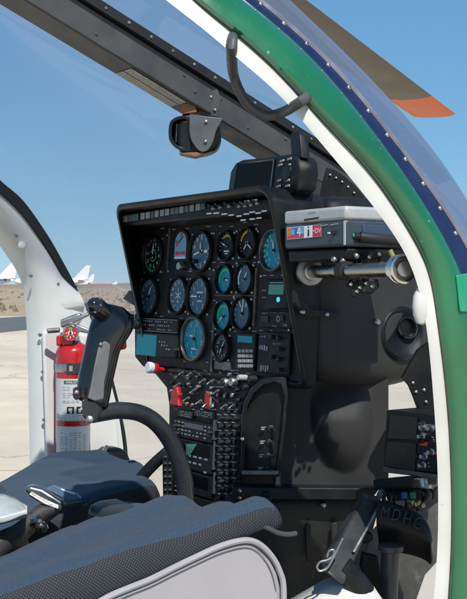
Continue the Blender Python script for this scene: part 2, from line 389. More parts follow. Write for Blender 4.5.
# ------------------------------------------------------------------ ground
def ground_mat(name, c1, c2, scale, bump=.0, slab=None):
    m = bpy.data.materials.new(name); m.use_nodes = True
    nt = m.node_tree; N = nt.nodes; L = nt.links; b = N['Principled BSDF']; b.inputs['Roughness'].default_value = .9
    tc = N.new('ShaderNodeTexCoord'); n = N.new('ShaderNodeTexNoise'); n.inputs['Scale'].default_value = scale; n.inputs['Detail'].default_value = 10; n.inputs['Roughness'].default_value = .65
    L.new(tc.outputs['Object'], n.inputs['Vector'])
    r = N.new('ShaderNodeMapRange'); r.inputs['From Min'].default_value = .32; r.inputs['From Max'].default_value = .68
    L.new(n.outputs['Fac'], r.inputs['Value'])
    mx = N.new('ShaderNodeMix'); mx.data_type = 'RGBA'; mx.inputs['A'].default_value = (*c1, 1); mx.inputs['B'].default_value = (*c2, 1)
    L.new(r.outputs['Result'], mx.inputs['Factor']); s = mx.outputs['Result']
    if slab:
        mp = N.new('ShaderNodeMapping'); mp.inputs['Rotation'].default_value = (0, 0, slab[2]); mp.inputs['Location'].default_value = (433, 2.2, 0); L.new(tc.outputs['Object'], mp.inputs['Vector'])
        bk = N.new('ShaderNodeTexBrick'); bk.offset = 0; bk.inputs['Scale'].default_value = 1; bk.inputs['Brick Width'].default_value = slab[0]; bk.inputs['Row Height'].default_value = slab[1]
        bk.inputs['Mortar Size'].default_value = .016; bk.inputs['Mortar Smooth'].default_value = .6
        bk.inputs['Color1'].default_value = (1, 1, 1, 1); bk.inputs['Color2'].default_value = (.95, .95, .95, 1); bk.inputs['Mortar'].default_value = (.45, .42, .38, 1)
        L.new(mp.outputs['Vector'], bk.inputs['Vector'])
        mm = N.new('ShaderNodeMix'); mm.data_type = 'RGBA'; mm.blend_type = 'MULTIPLY'; mm.inputs['Factor'].default_value = 1
        L.new(s, mm.inputs['A']); L.new(bk.outputs['Color'], mm.inputs['B']); s = mm.outputs['Result']
    if slab:
        n5 = N.new('ShaderNodeTexNoise'); n5.inputs['Scale'].default_value = .16; n5.inputs['Detail'].default_value = 9; n5.inputs['Roughness'].default_value = .7
        mp5 = N.new('ShaderNodeMapping'); mp5.inputs['Rotation'].default_value = (0, 0, slab[2]); mp5.inputs['Scale'].default_value = (.5, 2.2, 1)
        L.new(tc.outputs['Object'], mp5.inputs['Vector']); L.new(mp5.outputs['Vector'], n5.inputs['Vector'])
        r5 = N.new('ShaderNodeMapRange'); r5.inputs['From Min'].default_value = .38; r5.inputs['From Max'].default_value = .62; r5.inputs['To Min'].default_value = .86; r5.inputs['To Max'].default_value = 1.04
        L.new(n5.outputs['Fac'], r5.inputs['Value'])
        v5 = N.new('ShaderNodeVectorMath'); v5.operation = 'SCALE'; L.new(s, v5.inputs[0]); L.new(r5.outputs['Result'], v5.inputs['Scale']); s = v5.outputs['Vector']
        vo = N.new('ShaderNodeTexVoronoi'); vo.feature = 'DISTANCE_TO_EDGE'; vo.inputs['Scale'].default_value = .11
        dn = N.new('ShaderNodeTexNoise'); dn.inputs['Scale'].default_value = .9; dn.inputs['Detail'].default_value = 6
        L.new(tc.outputs['Object'], dn.inputs['Vector']); ad = N.new('ShaderNodeMixRGB'); ad.inputs['Fac'].default_value = .5
        va = N.new('ShaderNodeVectorMath'); va.operation = 'MULTIPLY_ADD'; L.new(dn.outputs['Color'], va.inputs[0]); va.inputs[1].default_value = (2, 2, 0); L.new(tc.outputs['Object'], va.inputs[2]); L.new(va.outputs['Vector'], vo.inputs['Vector'])
        r6 = N.new('ShaderNodeMapRange'); r6.inputs['From Min'].default_value = 0; r6.inputs['From Max'].default_value = .0035; r6.inputs['To Min'].default_value = .62; r6.inputs['To Max'].default_value = 1
        L.new(vo.outputs['Distance'], r6.inputs['Value'])
        v6 = N.new('ShaderNodeVectorMath'); v6.operation = 'SCALE'; L.new(s, v6.inputs[0]); L.new(r6.outputs['Result'], v6.inputs['Scale']); s = v6.outputs['Vector']
    L.new(s, b.inputs['Base Color'])
    return m
DESERT = ground_mat('desert_soil', (.26, .19, .115), (.40, .31, .21), .35)
CONC = ground_mat('apron_concrete', (.545, .46, .35), (.635, .55, .425), .8, slab=(900.0, 7.0, -TH-math.radians(3)))
ASPH = ground_mat('asphalt', (.075, .075, .075), (.12, .12, .118), 1.5)

def sheet(name, pts, m, z):
    b = MB(); b.add([(p[0], p[1], z) for p in pts], [tuple(range(len(pts)))]); o = b.build(name, m, smooth=0)
    o['kind'] = 'structure'; return o
R_ = 4500
sheet('desert_ground', [(-R_, -R_), (R_, -R_), (R_, R_), (-R_, R_)], DESERT, -.004)
def G2(X, Y): return CAM + VW*Y + UW*X
sheet('concrete_apron', [G2(-70, -60), G2(70, -60), G2(70, 53), G2(-70, 55)], CONC, 0)
def gline(p, q, X0, X1):
    a, b = GND(*p), GND(*q); a2 = V(((a-CAM).dot(UW), (a-CAM).dot(VW))); b2 = V(((b-CAM).dot(UW), (b-CAM).dot(VW)))
    k = (b2.y-a2.y)/(b2.x-a2.x)
    return [G2(X, a2.y+k*(X-a2.x)) for X in (X0, X1)]
t0, t1 = gline((17, 317), (132, 311), -40, 3); u0, u1 = gline((17, 331), (132, 319.5), -40, 3)
sheet('asphalt_road', [u0, u1, t1, t0], ASPH, .008)
# desert scrub: uncountable ground cover
b = MB()
rnd = random.Random(5)
for i in range(900):
    Y = 62+rnd.random()**1.6*420; X = Y*(-.26+rnd.random()*.30)
    p = G2(X, Y); r = .16+.34*rnd.random()**2; h = r*(.5+rnd.random()*.5)
    for k in range(7):
        a = rnd.random()*6.28; q = V((p.x+math.cos(a)*r*.6*rnd.random(), p.y+math.sin(a)*r*.6*rnd.random(), 0))
        s = r*(.35+.4*rnd.random())
        tip = q+V((rnd.uniform(-.2, .2)*r, rnd.uniform(-.2, .2)*r, h*(.6+.5*rnd.random())))
        b.add([q+V((s, 0, 0)), q+V((-.3*s, s, 0)), q+V((-.6*s, -.7*s, 0)), tip], [(0, 1, 3), (1, 2, 3), (2, 0, 3)], rnd.choice((0, 0, 1)))
SCR = mat('scrub_olive', (.17, .145, .095), .9, var=.3, vscale=2); SCR2 = mat('scrub_straw', (.29, .23, .15), .9, var=.3, vscale=2)
tag(b.build('desert_scrub', [SCR, SCR2], smooth=0), 'low dry scrub dotted over the tan desert beyond the apron', 'scrub', kind='stuff')
# low rise closing the desert
b = MB(); rows = []
for j, (Y, h) in enumerate(((620, 0), (760, 2.6), (1000, 4.0), (1500, 3.5), (2600, 0))):
    rows.append([G2(X, Y)*V((1, 1, 0)).x if False else V((G2(X*Y/600, Y).x, G2(X*Y/600, Y).y, h*(.8+.35*math.sin(X*.021+j)+.2*math.sin(X*.067+2*j)) if h else -.5)) for X in range(-260, 261, 10)])
b.loft(rows); o = b.build('desert_hills', ground_mat('rise_soil', (.20, .155, .11), (.29, .23, .16), .02)); o['kind'] = 'structure'

# ------------------------------------------------------------------ parked airliners
def airliner(tail_px, D, Ln, body, label, fin=1.0, dia=3.4, belly=None, fin_mat=AIRW):
    """nose to the left as seen from the helicopter; length along -UW turned a little"""
    ang = math.radians(8); ax = (-UW*math.cos(ang)+VW*math.sin(ang)); side = V((0, 0, 1)).cross(ax)
    base = G2((tail_px-CX)/F*D, D); base.z = 0
    root = thing('parked_airliner', base, label, 'airliner', 'airliners parked across the desert')
    zc = dia*.5+dia*.55
    M = frame(base+V((0, 0, zc)), V((0, 0, 1)), side, ax)
    b = MB().at(M); R = dia/2
    b.lathe([(R*.12, -.5), (R*.35, Ln*.03), (R*.72, Ln*.12), (R, Ln*.26), (R, Ln*.86), (R*.86, Ln*.93), (R*.5, Ln*.98), (0.01, Ln)], 20, 0)
    b.build('fuselage', body, root)
    if belly is not None:
        b = MB().at(frame(base+V((0, 0, zc)), ax, side, V((0, 0, 1))))
        for s_ in (-1, 1): b.box((Ln*.06, s_*(R+.03)-.02, -.25), (Ln*.93, s_*(R+.03)+.02, .5))
        b.build('cheat_line', belly, root)
    F2 = frame(base+V((0, 0, zc)), ax, V((0, 0, 1)), side)
    b = MB().at(F2); h = dia*1.75*fin
    b.prism([(-.8, R*.5), (-2.2*fin, R+h), (-.2*fin, R+h), (Ln*.17, R*.85), (Ln*.1, R*.4)], -.18, .18); b.build('tail_fin', fin_mat, root)
    F3 = frame(base+V((0, 0, zc)), ax, side, V((0, 0, 1)))
    for s_ in (-1, 1):
        b = MB().at(F3)
        b.prism([(Ln*.62, s_*R*.7), (Ln*.40, s_*Ln*.44), (Ln*.36, s_*Ln*.44), (Ln*.42, s_*R*.7)][::s_], -R*.55, -R*.35); b.build('wing', AIRW, root)
        b = MB().at(F3)
        b.prism([(Ln*.12, s_*.3), (Ln*.02, s_*Ln*.15), (-.02*Ln, s_*Ln*.15), (Ln*.02, s_*.3)][::s_], R*.3, R*.42); b.build('tailplane', AIRW, root)
        b = MB().at(frame(base+ax*Ln*.5+side*s_*Ln*.15+V((0, 0, zc-R*1.05)), V((0, 0, 1)), side, ax))
        b.lathe([(.5, -1.5), (.85, -.6), (.95, 1.4), (.7, 1.9), (.5, 1.4)], 14, 0); b.build('engine', AIRG, root)
    for x, y in ((Ln*.88, 0), (Ln*.45, 2), (Ln*.45, -2)):
        b = MB().at(F3); b.box((x-.12, y-.12, -zc+.4), (x+.12, y+.12, -R*.6)); b.box((x-.5, y-.25, -zc), (x+.5, y+.25, -zc+.95))
        b.build('landing_gear', AIRG, root, bevel=.1)
airliner(86, 500, 34, AIRW, 'white airliner with its nose left, largest of those behind the pillar and stick', fin=.95)
airliner(13, 400, 32, AIRW, 'white airliner with a blue stripe, only its tail inside the view', fin=.9, belly=AIRB)
airliner(92, 680, 24, AIRW, 'white airliner half hidden, its small fin showing beside a bigger tail', fin=.8, dia=3.0)
airliner(116, 900, 19, AIRR, 'small red airliner with a white tail far out on the desert', fin=.55, dia=2.1)

# ------------------------------------------------------------------ helicopter airframe
heli = thing('helicopter', (0, -.2, 0), 'green and white helicopter with its door off and bubble windscreen, seen from its doorway', 'helicopter')
def pxs(lst, fn): return [fn(*p) for p in lst]
# -- right door jamb
WI = [(92, -56), (140, -22), (165, 0), (188, 17), (210, 33), (236, 58), (261, 77), (287, 101.5), (318, 140), (345, 171), (367, 197.6), (382, 218), (402, 245), (414, 270), (422, 300), (428, 335), (432, 380), (435.5, 425), (438, 480), (438, 540), (433, 610), (428, 650)]
WO = [(120, -60), (168, -25), (190, -1), (210, 15), (227, 27), (251, 48), (274, 68), (305, 103), (330, 131), (367, 169), (392, 204), (417, 245), (430, 270), (434, 300), (439, 335), (443.5, 370), (447.5, 410), (450, 450), (451.5, 500), (451.3, 545), (447.5, 610), (444, 650)]
NJ = 90
inner = smooth(resample(pxs(WI, lambda x, y: SK(x, y, .016)), NJ), 12); outer = smooth(resample(pxs(WO, lambda x, y: SK(x, y, .010)), NJ), 12)
b = MB()
fw = V((-.008, .024, .004))
mid = [a.lerp(c, .5)+V((.0035, -.001, 0)) for a, c in zip(inner, outer)]
b.loft([outer, mid, inner, [p+fw for p in inner], [p+fw+V((.0, .01, 0)) for p in outer], outer])
b.build('door_jamb', WHITE, heli, smooth=60)
# white hinge lug on the jamb
b = MB(); c = SK(422, 306, .022)
b.at(frame(c, V((.55, 0, 0)), V((0, .8, 0)), V((0, 0, .9))))
b.lathe([(0, -.027), (.010, -.024), (.016, -.014), (.018, 0), (.016, .014), (.010, .024), (0, .027)], 18)
b.build('hinge_lug', WHITE, heli)
# -- green skin
GO = [(146, -78), (195, -40), (219, -19), (242, 0), (262, 14), (282, 28), (308, 51), (330, 77), (360, 113), (387, 150), (417, 193), (442, 233), (462, 273), (478, 315), (488, 360), (495, 420), (499, 480), (500, 550), (497, 610), (494, 650)]
gin = outer; gout = smooth(resample(pxs(GO, lambda x, y: SK(x, y, 0)), NJ))
b = MB(); rows = []
for k in range(9):
    t = k/8; bul = math.sin(PI*t)*.010
    row = []
    for a, c in zip(gin, gout):
        d = (c-a); out = V((1, 0, .25)).normalized()
        row.append(a.lerp(c, t)+out*(bul+.008*(1-t)+.003))
    rows.append(row)
rows.insert(0, [p for p in gin]); rows.append([p-V((.004, 0, 0)) for p in gout])
b.loft(rows); b.build('door_frame', GREEN, heli, smooth=70)
# raised seam along the green
b = MB(); b.tube([g.lerp(h, .28)+V((.012, 0, .003)) for g, h in zip(gin, gout)][4:], .0016, 6, samples=120); b.tube([g.lerp(h, .62)+V((.0125, 0, .003)) for g, h in zip(gin, gout)][2:], .0022, 6, samples=120); b.build('door_frame_seam', GREEN, heli)
b = MB(); b.tube([g+V((.0015, 0, .001)) for g in gin][1:], .0011, 6, samples=120); b.build('door_frame_gasket', mat('gasket_dark', (.05, .035, .03), .6, var=.4, vscale=80), heli)
# green access patch at the front edge
b = MB(); q = [SK(457, 275, -.0145), SK(480, 271, -.012), SK(484, 312, -.012), SK(461, 312, -.0145)]
b.slab(q, V((-.004, 0, 0))); b.build('skin_patch', GREEN2, heli, bevel=.002)
# -- navy retaining strip with screws
NO = [(152, -84), (200, -45), (229, -19), (252, 0), (269, 13.5), (287, 28), (308, 46), (330, 65.5), (366, 110), (397, 150), (417, 177.6), (442, 210), (467, 250), (486, 290), (498, 340), (506, 420), (510, 480), (511, 550), (508, 610), (505, 650)]
nout = smooth(resample(pxs(NO, lambda x, y: SK(x, y, .002)), NJ))
b = MB()
b.loft([[p+V((.002, 0, 0)) for p in gout], [p.lerp(q, .5)+V((.004, .001, .002)) for p, q in zip(gout, nout)], [p+V((.003, .001, .002)) for p in nout], [p-V((.004, 0, .002)) for p in nout]])
for i in range(3, NJ-2, 3):
    b.screw(gout[i].lerp(nout[i], .82)+V((.0035, .001, .002)), V((1, .1, .35)), .0032, .002, 1)
b.build('windscreen_strip', [NAVY, DULLM], heli, smooth=70)
b = MB(); b.tube([p+V((.001, .004, .003)) for p in nout], .0045, 8, samples=120); b.build('windscreen_edge', GREYRIM, heli)

# -- left door frame (far side), white shell with black seal
LX = -.78
def LP(px, py, d=0.0):
    z = CAM.z+2.65*(CY-py)/F
    return PX(px, py, LX+d+max(0, (z-1.58))*.45)
seal_out = [(-110, 95), (-40, 142), (0, 180), (23.6, 201), (47, 234), (61, 258), (77, 288), (84, 306)]
seal_in = [(-110, 112), (-40, 160), (0, 192), (23.6, 215), (47, 248), (66, 279), (78, 292), (84, 308)]
win = [(-110, 150), (-40, 196), (0, 233), (14, 251), (26, 269.5), (32, 284), (34.5, 299), (36, 315), (37, 330), (38.5, 380), (40, 458), (41, 520)]
wout = [(-110, 112), (-40, 160), (0, 192), (23.6, 215), (47, 248), (66, 279), (78, 292), (84, 303), (93, 326), (106, 368), (118, 416), (123.5, 461), (126, 520)]
n = 60
A = resample(pxs(wout, LP), n); B = resample(pxs(win, LP), n)
b = MB(); rows = []
for k in range(7):
    t = k/6
    rows.append([a.lerp(c, t)+V((.020*math.sin(PI*t)**.6+.004, 0, 0)) for a, c in zip(A, B)])
rows.append([c+V((-.04, -.01, 0)) for c in B]); rows.insert(0, [c+V((-.04, .0, 0)) for c in A])
b.loft(rows)
b.screw(LP(22, 245, .026), (1, 0, 0), .010, .004, 0)
b.build('door_frame', WHITE2, heli, smooth=60)
for x, y in ((31, 276), (40, 335), (43, 372), (44, 420), (16, 236), (58, 284), (98, 352), (108, 402)):
    b = MB(); b.screw(LP(x, y, .0215), (1, 0, 0), .0045, .003); b.build('frame_screw', DULLM, heli)
# lower shell: the swelling ledge above the extinguisher bracket
b = MB(); led = [([(32, 272), (48, 260), (64, 274), (77, 289)], .008), ([(36, 284), (50, 276), (66, 284), (80, 294)], .024), ([(42, 297), (54, 298), (69, 298), (83, 300)], .032), ([(46, 306), (57, 307), (70, 305), (84, 304)], .032), ([(48, 311), (58, 311), (70, 309), (84, 307)], .026), ([(48, 313), (58, 312.5), (70, 310), (84, 308)], .0)]
rr_ = [catmull([LP(x, y, o_*(.40+.24*k_ if k_ < 3 else 1)) for k_, (x, y) in enumerate(r)], 24) for r, o_ in led]
b.loft([catmull([r[k] for r in rr_], 30) for k in range(24)]); b.build('door_frame_ledge', WHITE2, heli, smooth=80)
b = MB(); fc = [(41, 331), (58, 331), (88, 335), (104, 372), (115, 416), (119, 458), (45, 460)]
b.slab(pxs(fc, lambda x, y: LP(x, y, .018)), V((.012, 0, 0)))
b.build('door_frame_lower_shell', WHITE2, heli, bevel=.006, segs=3)
b = MB()
S1 = resample(pxs(seal_out, lambda x, y: LP(x, y, .012)), 40); S2 = resample(pxs(seal_in, lambda x, y: LP(x, y, .022)), 40)
b.loft([[p-V((.03, 0, 0)) for p in S1], S1, S2, [p-V((.03, 0, 0)) for p in S2]])
b.build('door_seal', RUBBER, heli)
b = MB(); b.tube(pxs([(84, 304), (95, 330), (108, 368), (120, 416), (125, 445), (126.5, 475), (125, 500)], lambda x, y: LP(x, y, .0)), .0055, 8, samples=40); b.build('door_seal', RUBBER, heli)
# dark kick cover with a latch low on the shell
b = MB(); kc = [(92, 452), (100, 446), (112, 445), (119, 450), (124, 462), (125, 480), (90, 480), (84, 466)]
b.slab(pxs(kc, lambda x, y: LP(x, y, .03)), V((.05, 0, 0))); b.build('kick_cover', SHEET, heli, bevel=.012, segs=3)
b = MB(); b.tube([LP(107, 446, .085), LP(104, 452, .09), LP(102, 458, .09)], .005, 8); b.tube([LP(90, 455, .075), LP(99, 453, .085)], .004, 8); b.build('door_latch', CHROME, heli)

# -- windscreen bubble
Rr = [(130, -115), (200, -45), (252, 0), (287, 28), (330, 65.5), (366, 110), (397, 150), (417, 177.6), (442, 210), (467, 250), (486, 290)]
Rp = [SK(x, y, .004) for x, y in Rr]+[V((.765, .03, 1.30)), V((.75, .06, 1.1)), V((.70, .1, .85)), V((.58, .1, .62))]
Sr = [(165, -118, 1.56), (225, -48, 1.62), (268, -8, 1.67), (300, 19, 1.71), (336, 49, 1.745), (371.5, 86, 1.785), (407, 121, 1.825), (432, 147, 1.855), (446, 172, 1.88), (468, 200, 1.91), (490, 235, 1.94)]
Sp = [AT(*p) for p in Sr]+[V((.47, .50, 1.33)), V((.48, .53, 1.1)), V((.43, .5, .85)), V((.36, .42, .62))]
def cl(y): return V((0, y, 2.065-(y+.27)*.4286))
Cp = [cl(y) for y in (-.62, -.36, -.25, -.14, -.03, .08, .19, .29, .37, .46, .56)]+[V((0, .80, 1.42)), V((0, .88, 1.15)), V((0, .82, .88)), V((0, .66, .62))]
LQ = [(-230, -40), (-130, 60), (-95, 95), (-60, 125), (-30, 152), (0, 180), (23.6, 201), (47, 234), (61, 258), (77, 288), (95, 330), (108, 368), (120, 416), (125, 461), (120, 560)]
Lp = [LP(*p) for p in LQ]
# left-hand control line: the right one mirrored
Sl = [V((-p.x, p.y+.06, p.z)) for p in Sp]
Sp = smooth(Sp, 4); Rp = smooth(Rp, 1)
Sl = [V((-p.x, p.y+.06, p.z)) for p in Sp]
rows = [catmull([a, b_, c, d, e], 41) for a, b_, c, d, e in zip(Rp, Sp, Cp, Sl, Lp)]
cols = list(zip(*rows)); cols = [catmull(c, 66) for c in cols]
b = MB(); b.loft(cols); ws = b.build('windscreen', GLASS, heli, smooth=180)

# -- centre post
def post_pt(y, dx=0, dn=0):
    n_ = V((0, .394, .919)); return V((dx, y, 2.0-(y+.27)*.4286))+n_*dn
b = MB(); sec = [(-.037, -.052), (.037, -.052), (.037, 0), (-.037, 0)]
b.loft([[post_pt(y, x, d) for x, d in sec] for y in (-.75, -.3, 0, .3, .52)], 0, True, True)
b.build('centre_post', POST, heli, smooth=20, bevel=.003)
post = bpy.data.objects['centre_post']
b = MB(); b.loft([[post_pt(y, x, d) for x, d in ((-.048, .0015), (.048, .0015), (.048, .018), (-.048, .018))] for y in (-.75, 0, .52)], 0, True, True)
for y in [k*.045-.7 for k in range(27)]: b.screw(post_pt(y, .0485, .010), (1, 0, 0), .003, .0015, 1)
b.build('post_seal', [RUBBER, DULLM], post, smooth=20)
b = MB()
P0, P1 = PP(0, 0), None
y0p, y1p = -.03, .085
for k in range(2):
    b.loft([[post_pt(y, -.030+k*.031, -.0535), post_pt(y, -.002+k*.031, -.0535)] for y in (y0p-.09, y1p-.09)], 0)
for k in range(16):
    y = y0p-.086+k*.0070
    for j in range(2):
        x = -.028+j*.031; wdt = .023*(0.5+.5*rnd.random())
        b.loft([[post_pt(q, x, -.0541), post_pt(q, x+wdt, -.0541)] for q in (y, y+.0028)], 1)
b.build('placard', [mat('placard_paper', (.42, .40, .36), .5, var=.2, vscale=60), MGREY], post, smooth=0)
b = MB()
for y, d_ in ((-.03, -.014), (.0, -.03), (.05, -.014), (.12, -.036), (.20, -.014), (-.32, -.02), (-.2, -.036)): b.screw(post_pt(y, .0375, d_), (1, 0, 0), .0032, .0015)
b.build('rivets', POST, post)
# post foot: tapered lower end with one bright bolt, then the screwed glareshield web
b = MB(); b.screw(post_pt(.245, .0375, -.025), (1, 0, 0), .006, .004); b.build('bolt', CHROME, post)
b = MB(); wb = [(327, 167), (334, 169), (345, 176), (356, 186), (364, 196), (371, 209), (330, 214), (318, 205), (322, 185)]
b.slab([AT(x, y, 1.96) for x, y in wb], VW*.02)
for x, y in ((332, 172), (338, 175), (344, 179), (350, 184), (356, 190), (361, 197), (366, 205)): b.screw(AT(x-2, y+3, 1.959), -VW, .0028, .002, 1)
b.build('glareshield_web', [BLACK, DULLM], heli, bevel=.003)

# -- grab handle
b = MB(); hd = [(232, 33, 1.345), (231, 50, 1.36), (233, 72, 1.385), (240, 92, 1.40), (251, 107, 1.41), (267, 115.5, 1.41), (283, 112, 1.40), (296, 104, 1.385), (306, 97, 1.365)]
hp_ = [AT(*p) for p in hd]
hp_[0] = SK(234, 28, .04); hp_[1] = SK(232, 45, .004); hp_[-2] = SK(297, 104, .0); hp_[-1] = SK(307, 97, .004); hp_.append(SK(312, 92, .04))
b.tube(hp_, .0066, 14, samples=70)
b.build('grab_handle', mat('handle_grey', (.06, .062, .065), .5, var=.15, vscale=60), heli)
gh = bpy.data.objects['grab_handle']
b = MB()
for (x, y) in ((234, 37), (301, 95)):
    p = SK(x, y, .022); b.slab([p+UW*a+ZW*c for a, c in ((-.006, .012), (.012, .002), (.024, -.020), (.014, -.024), (-.004, -.012))], VW*.008)
b.build('handle_bracket', WHITE, gh, bevel=.003)

# -- footwell sheet, floor and sill
b = MB()
rows = []
for j in range(9):
    py = 496+j*16
    row = []
    for i in range(14):
        px = 225+i*12 - (max(0, py-500)*.28 if i > 11 else 0)
        d = 1.83+.012*math.sin(i*.9)*(j/9)+.03*(j/8)
        row.append(AT(px, py, d))
    rows.append(row)
b.loft(rows); b.screw(AT(323, 505, 1.828), -VW, .0045, .003, 1)
b.build('footwell_sheet', [SHEET, DULLM], heli, smooth=60, solid=.003)
b = MB(); b.slab([AT(x, y, 1.80) for x, y in ((232, 487.5), (380, 488.5), (371, 500.5), (232, 500))], VW*.04); b.build('footwell_ledge', BLACK, heli, bevel=.002)
b = MB()
for x in (308, 334):
    b.slab([AT(x+dx, y, 1.824) for dx, y in ((-3, 524), (3, 522), (3, 560), (-2, 562))], VW*.004)
b.build('scuff_rib', SHEET, heli, bevel=.004, segs=2)
b = MB(); b.box((-.72, -1.6, .70), (.70, -.06, .74)); b.build('cockpit_floor', SHEET, heli, bevel=.005)
b = MB(); b.box((.05, -.05, .80), (.70, .45, .83)); b.build('cockpit_floor', SHEET, heli, bevel=.005)
rows = []
for (x, y, x2, y2) in ((262, 622, 262, 640), (286, 603, 300, 630), (305, 592, 325, 622), (326, 580, 345, 612), (345, 576, 368, 606), (365, 580, 385, 604)):
    rows.append([AT(x, y, 1.56), AT(x*.6+x2*.4, y*.6+y2*.4-3, 1.53), AT(x2, y2, 1.50), AT(x2, y2+40, 1.50)])
b = MB(); b.loft(rows); b.build('door_sill', WHITE, heli, smooth=60, solid=.004)
# nose-side black wall with fasteners (right of the chin window)
b = MB(); nw = [(402, 378), (418, 350), (446, 330), (478, 312), (480, 412), (419, 412), (414, 398), (409, 386)]
b.slab([AT(x, y, 1.70) for x, y in nw], VW*.015)
for x, y in ((413, 383), (416, 392), (424, 390), (426, 402)): b.screw(AT(x, y, 1.699), -VW, .003, .002, 1)
b.build('nose_wall', [BLACK, DULLM], heli, bevel=.003)
# dim floor panel behind the pedals
b = MB(); b.slab([AT(x, y, 1.88) for x, y in ((384, 520), (396, 496), (416, 478), (446, 474), (446, 552), (425, 575), (402, 640), (352, 640), (345, 560))], VW*.01)
b.build('footwell_sheet', mat('worn_floor', (.085, .082, .075), .6, var=.5, vscale=20, wear=(1, 1, 1), wscale=30, wthr=.6, wcol=(.15, .14, .12)), heli)

# ------------------------------------------------------------------ main rotor blade
b0 = AT(443.5, 121.5, 5.0); mast = V((0, -1.2, 2.675))
sp = (mast-b0); spn = sp.normalized(); ch = V((-spn.y, spn.x, 0)).normalized()
if ch.dot(UW) < 0: ch = -ch
blade = thing('rotor_blade', mast*.0+b0+sp*.5, 'brown main rotor blade with an orange tip reaching over the windscreen', 'rotor blade')
def blade_sec(t, c0=-.094, c1=.094):
    p = b0+sp*t; n_ = V((0, 0, 1))
    prof = [(-1, 0), (-.4, .010), (.3, .014), (.8, .010), (1, 0), (.8, -.008), (.3, -.010), (-.4, -.008)]
    m_, h_ = (c0+c1)/2, (c1-c0)/2
    return [p+ch*(m_+h_*a)+n_*z for a, z in prof]
TT = .105
b = MB(); b.loft([blade_sec(t) for t in (TT, .4, .7, .97)], 0, True, True); b.build('blade_body', BLADE, blade, smooth=50)
b = MB(); b.loft([[p for p in blade_sec(t)] for t in (0.028, TT)], 0, True, True)
b.build('blade_tip', BORANGE, blade, smooth=50)
b = MB(); b.tube([b0+sp*t-ch*.0945 for t in (.030, .2, .5, .97)], .0045, 8); b.build('leading_edge_tape', TAN, blade)

# ------------------------------------------------------------------ instrument panel
panel = thing('instrument_panel', PM @ V((.13, -.15, 0)), 'black hooded instrument panel full of round gauges facing the seats', 'instrument panel')
HX0, HX1, HZ0, HZ1 = -.150, .372, -.165, .152   # local a / b limits
# hood shell: outline swept; the rim stands further out at the top than at the bottom
def hood_outline(ins):
    r = .030-ins*.6
    x0, x1, z0, z1 = HX0+ins, HX1-ins, HZ0+ins, HZ1-ins
    pts = []
    for cx, cz, a0 in ((x1-r, z1-r, 0), (x0+r, z1-r, 90), (x0+r*.6, z0+r*.6, 180), (x1-r*.6, z0+r*.6, 270)):
        rr = r if a0 < 180 else r*.6
        for k in range(9):
            a = math.radians(a0+90*k/8); pts.append((cx+rr*math.cos(a), cz+rr*math.sin(a)))
    return pts
def prot(bz): t = max(0, min(1, (bz-HZ0)/(HZ1-HZ0))); return .003+.095*t
def wl(x): return max(0, min(1, (.10-x)/(.10-HX0)))**2
def PRT(x, z):
    t = max(0, min(1, (z-HZ0)/(HZ1-HZ0))); return prot(z)+(.002+.092*max(0, (t-.22)/.78)-prot(z))*wl(x)
def flare(x, z, c):
    w_ = wl(x); pr = PRT(x, z)
    t = max(0, min(1, (z-HZ0)/(HZ1-HZ0))); return x-(1.30*(pr-max(0, min(c, pr))))*w_
b = MB().at(PM)
o_, i_ = hood_outline(0), hood_outline(.0115)
b.loft([[(flare(x, z, 0), z, -.05 if x < .3 else -.014) for x, z in o_], [(flare(x, z, 0), z, 0) for x, z in o_], [(flare(x, z, PRT(x, z)-.004), z, PRT(x, z)-.004) for x, z in o_], [(flare(x, z, PRT(x, z)), z, PRT(x, z)) for x, z in hood_outline(.004)],
        [(flare(x, z, PRT(x, z)), z, PRT(x, z)) for x, z in hood_outline(.008)], [(flare(x, z, PRT(x, z)-.004), z, PRT(x, z)-.004) for x, z in i_], [(flare(x, z, 0), z, .0005) for x, z in i_]], 0, True)
b.build('hood', HOOD, panel, smooth=50)
b = MB().at(PM); b.prism([PP(x, y, 0)[:2] for x, y in ((134, 314), (182, 314), (182, 374), (153, 373), (142, 366), (134.5, 357))][::-1], -.02, -.0006); b.build('face_extension', PANEL, panel, bevel=.002)
b = MB().at(PM); b.prism([(flare(x, z, 0), z) for x, z in hood_outline(.004)], -.012, 0); b.build('face_plate', PANEL, panel, smooth=30)
# housing behind the face
b = MB(); b.slab([(HX0+.02, .035, 1.36), (HX1-.003, .035, 1.36), (HX1-.003, .035, 1.648), (HX0+.02, .035, 1.648)], V((0, .22, 0))); b.build('panel_housing', BLACK, panel, bevel=.03, segs=3)

RIMM = mat('rim_dull', (.15, .15, .145), .4, .8, var=.2)
def ring_prof(R): return [(R, 0), (R, .006), (R*.95, .0085), (R*.90, .0085), (R*.845, .005), (R*.845, .0005)]
def gauge(px, py, hpx, label, dial=DIALK, bez=PANEL, draw=None, plate=True, off=0.0):
    a, bb, d = PP(px, py, off); R = hpx/2*d/F
    M = PM @ Matrix.Translation((a, bb, off))
    c = MB().at(M); c.lathe(ring_prof(R), 40, 0, False)
    if plate:
        q = R*1.0
        for sx in (-1, 1):
            for sy in (-1, 1): c.screw((sx*q*.82, sy*q*.82, .001), (0, 0, 1), .0028, .002, 1)
    g = c.build('gauge', [bez, DULLM], panel, smooth=30); g['label'] = label
    c = MB().at(M); r = R*.86
    c.disc(r, .0012, 40, 0)
    if draw: draw(c, r)
    c.build('dial', [dial, MW, MGREEN, MYEL, MRED, DIALT, MORANGE, MLBLUE, MBLK], g, smooth=0)
    return g, M, R
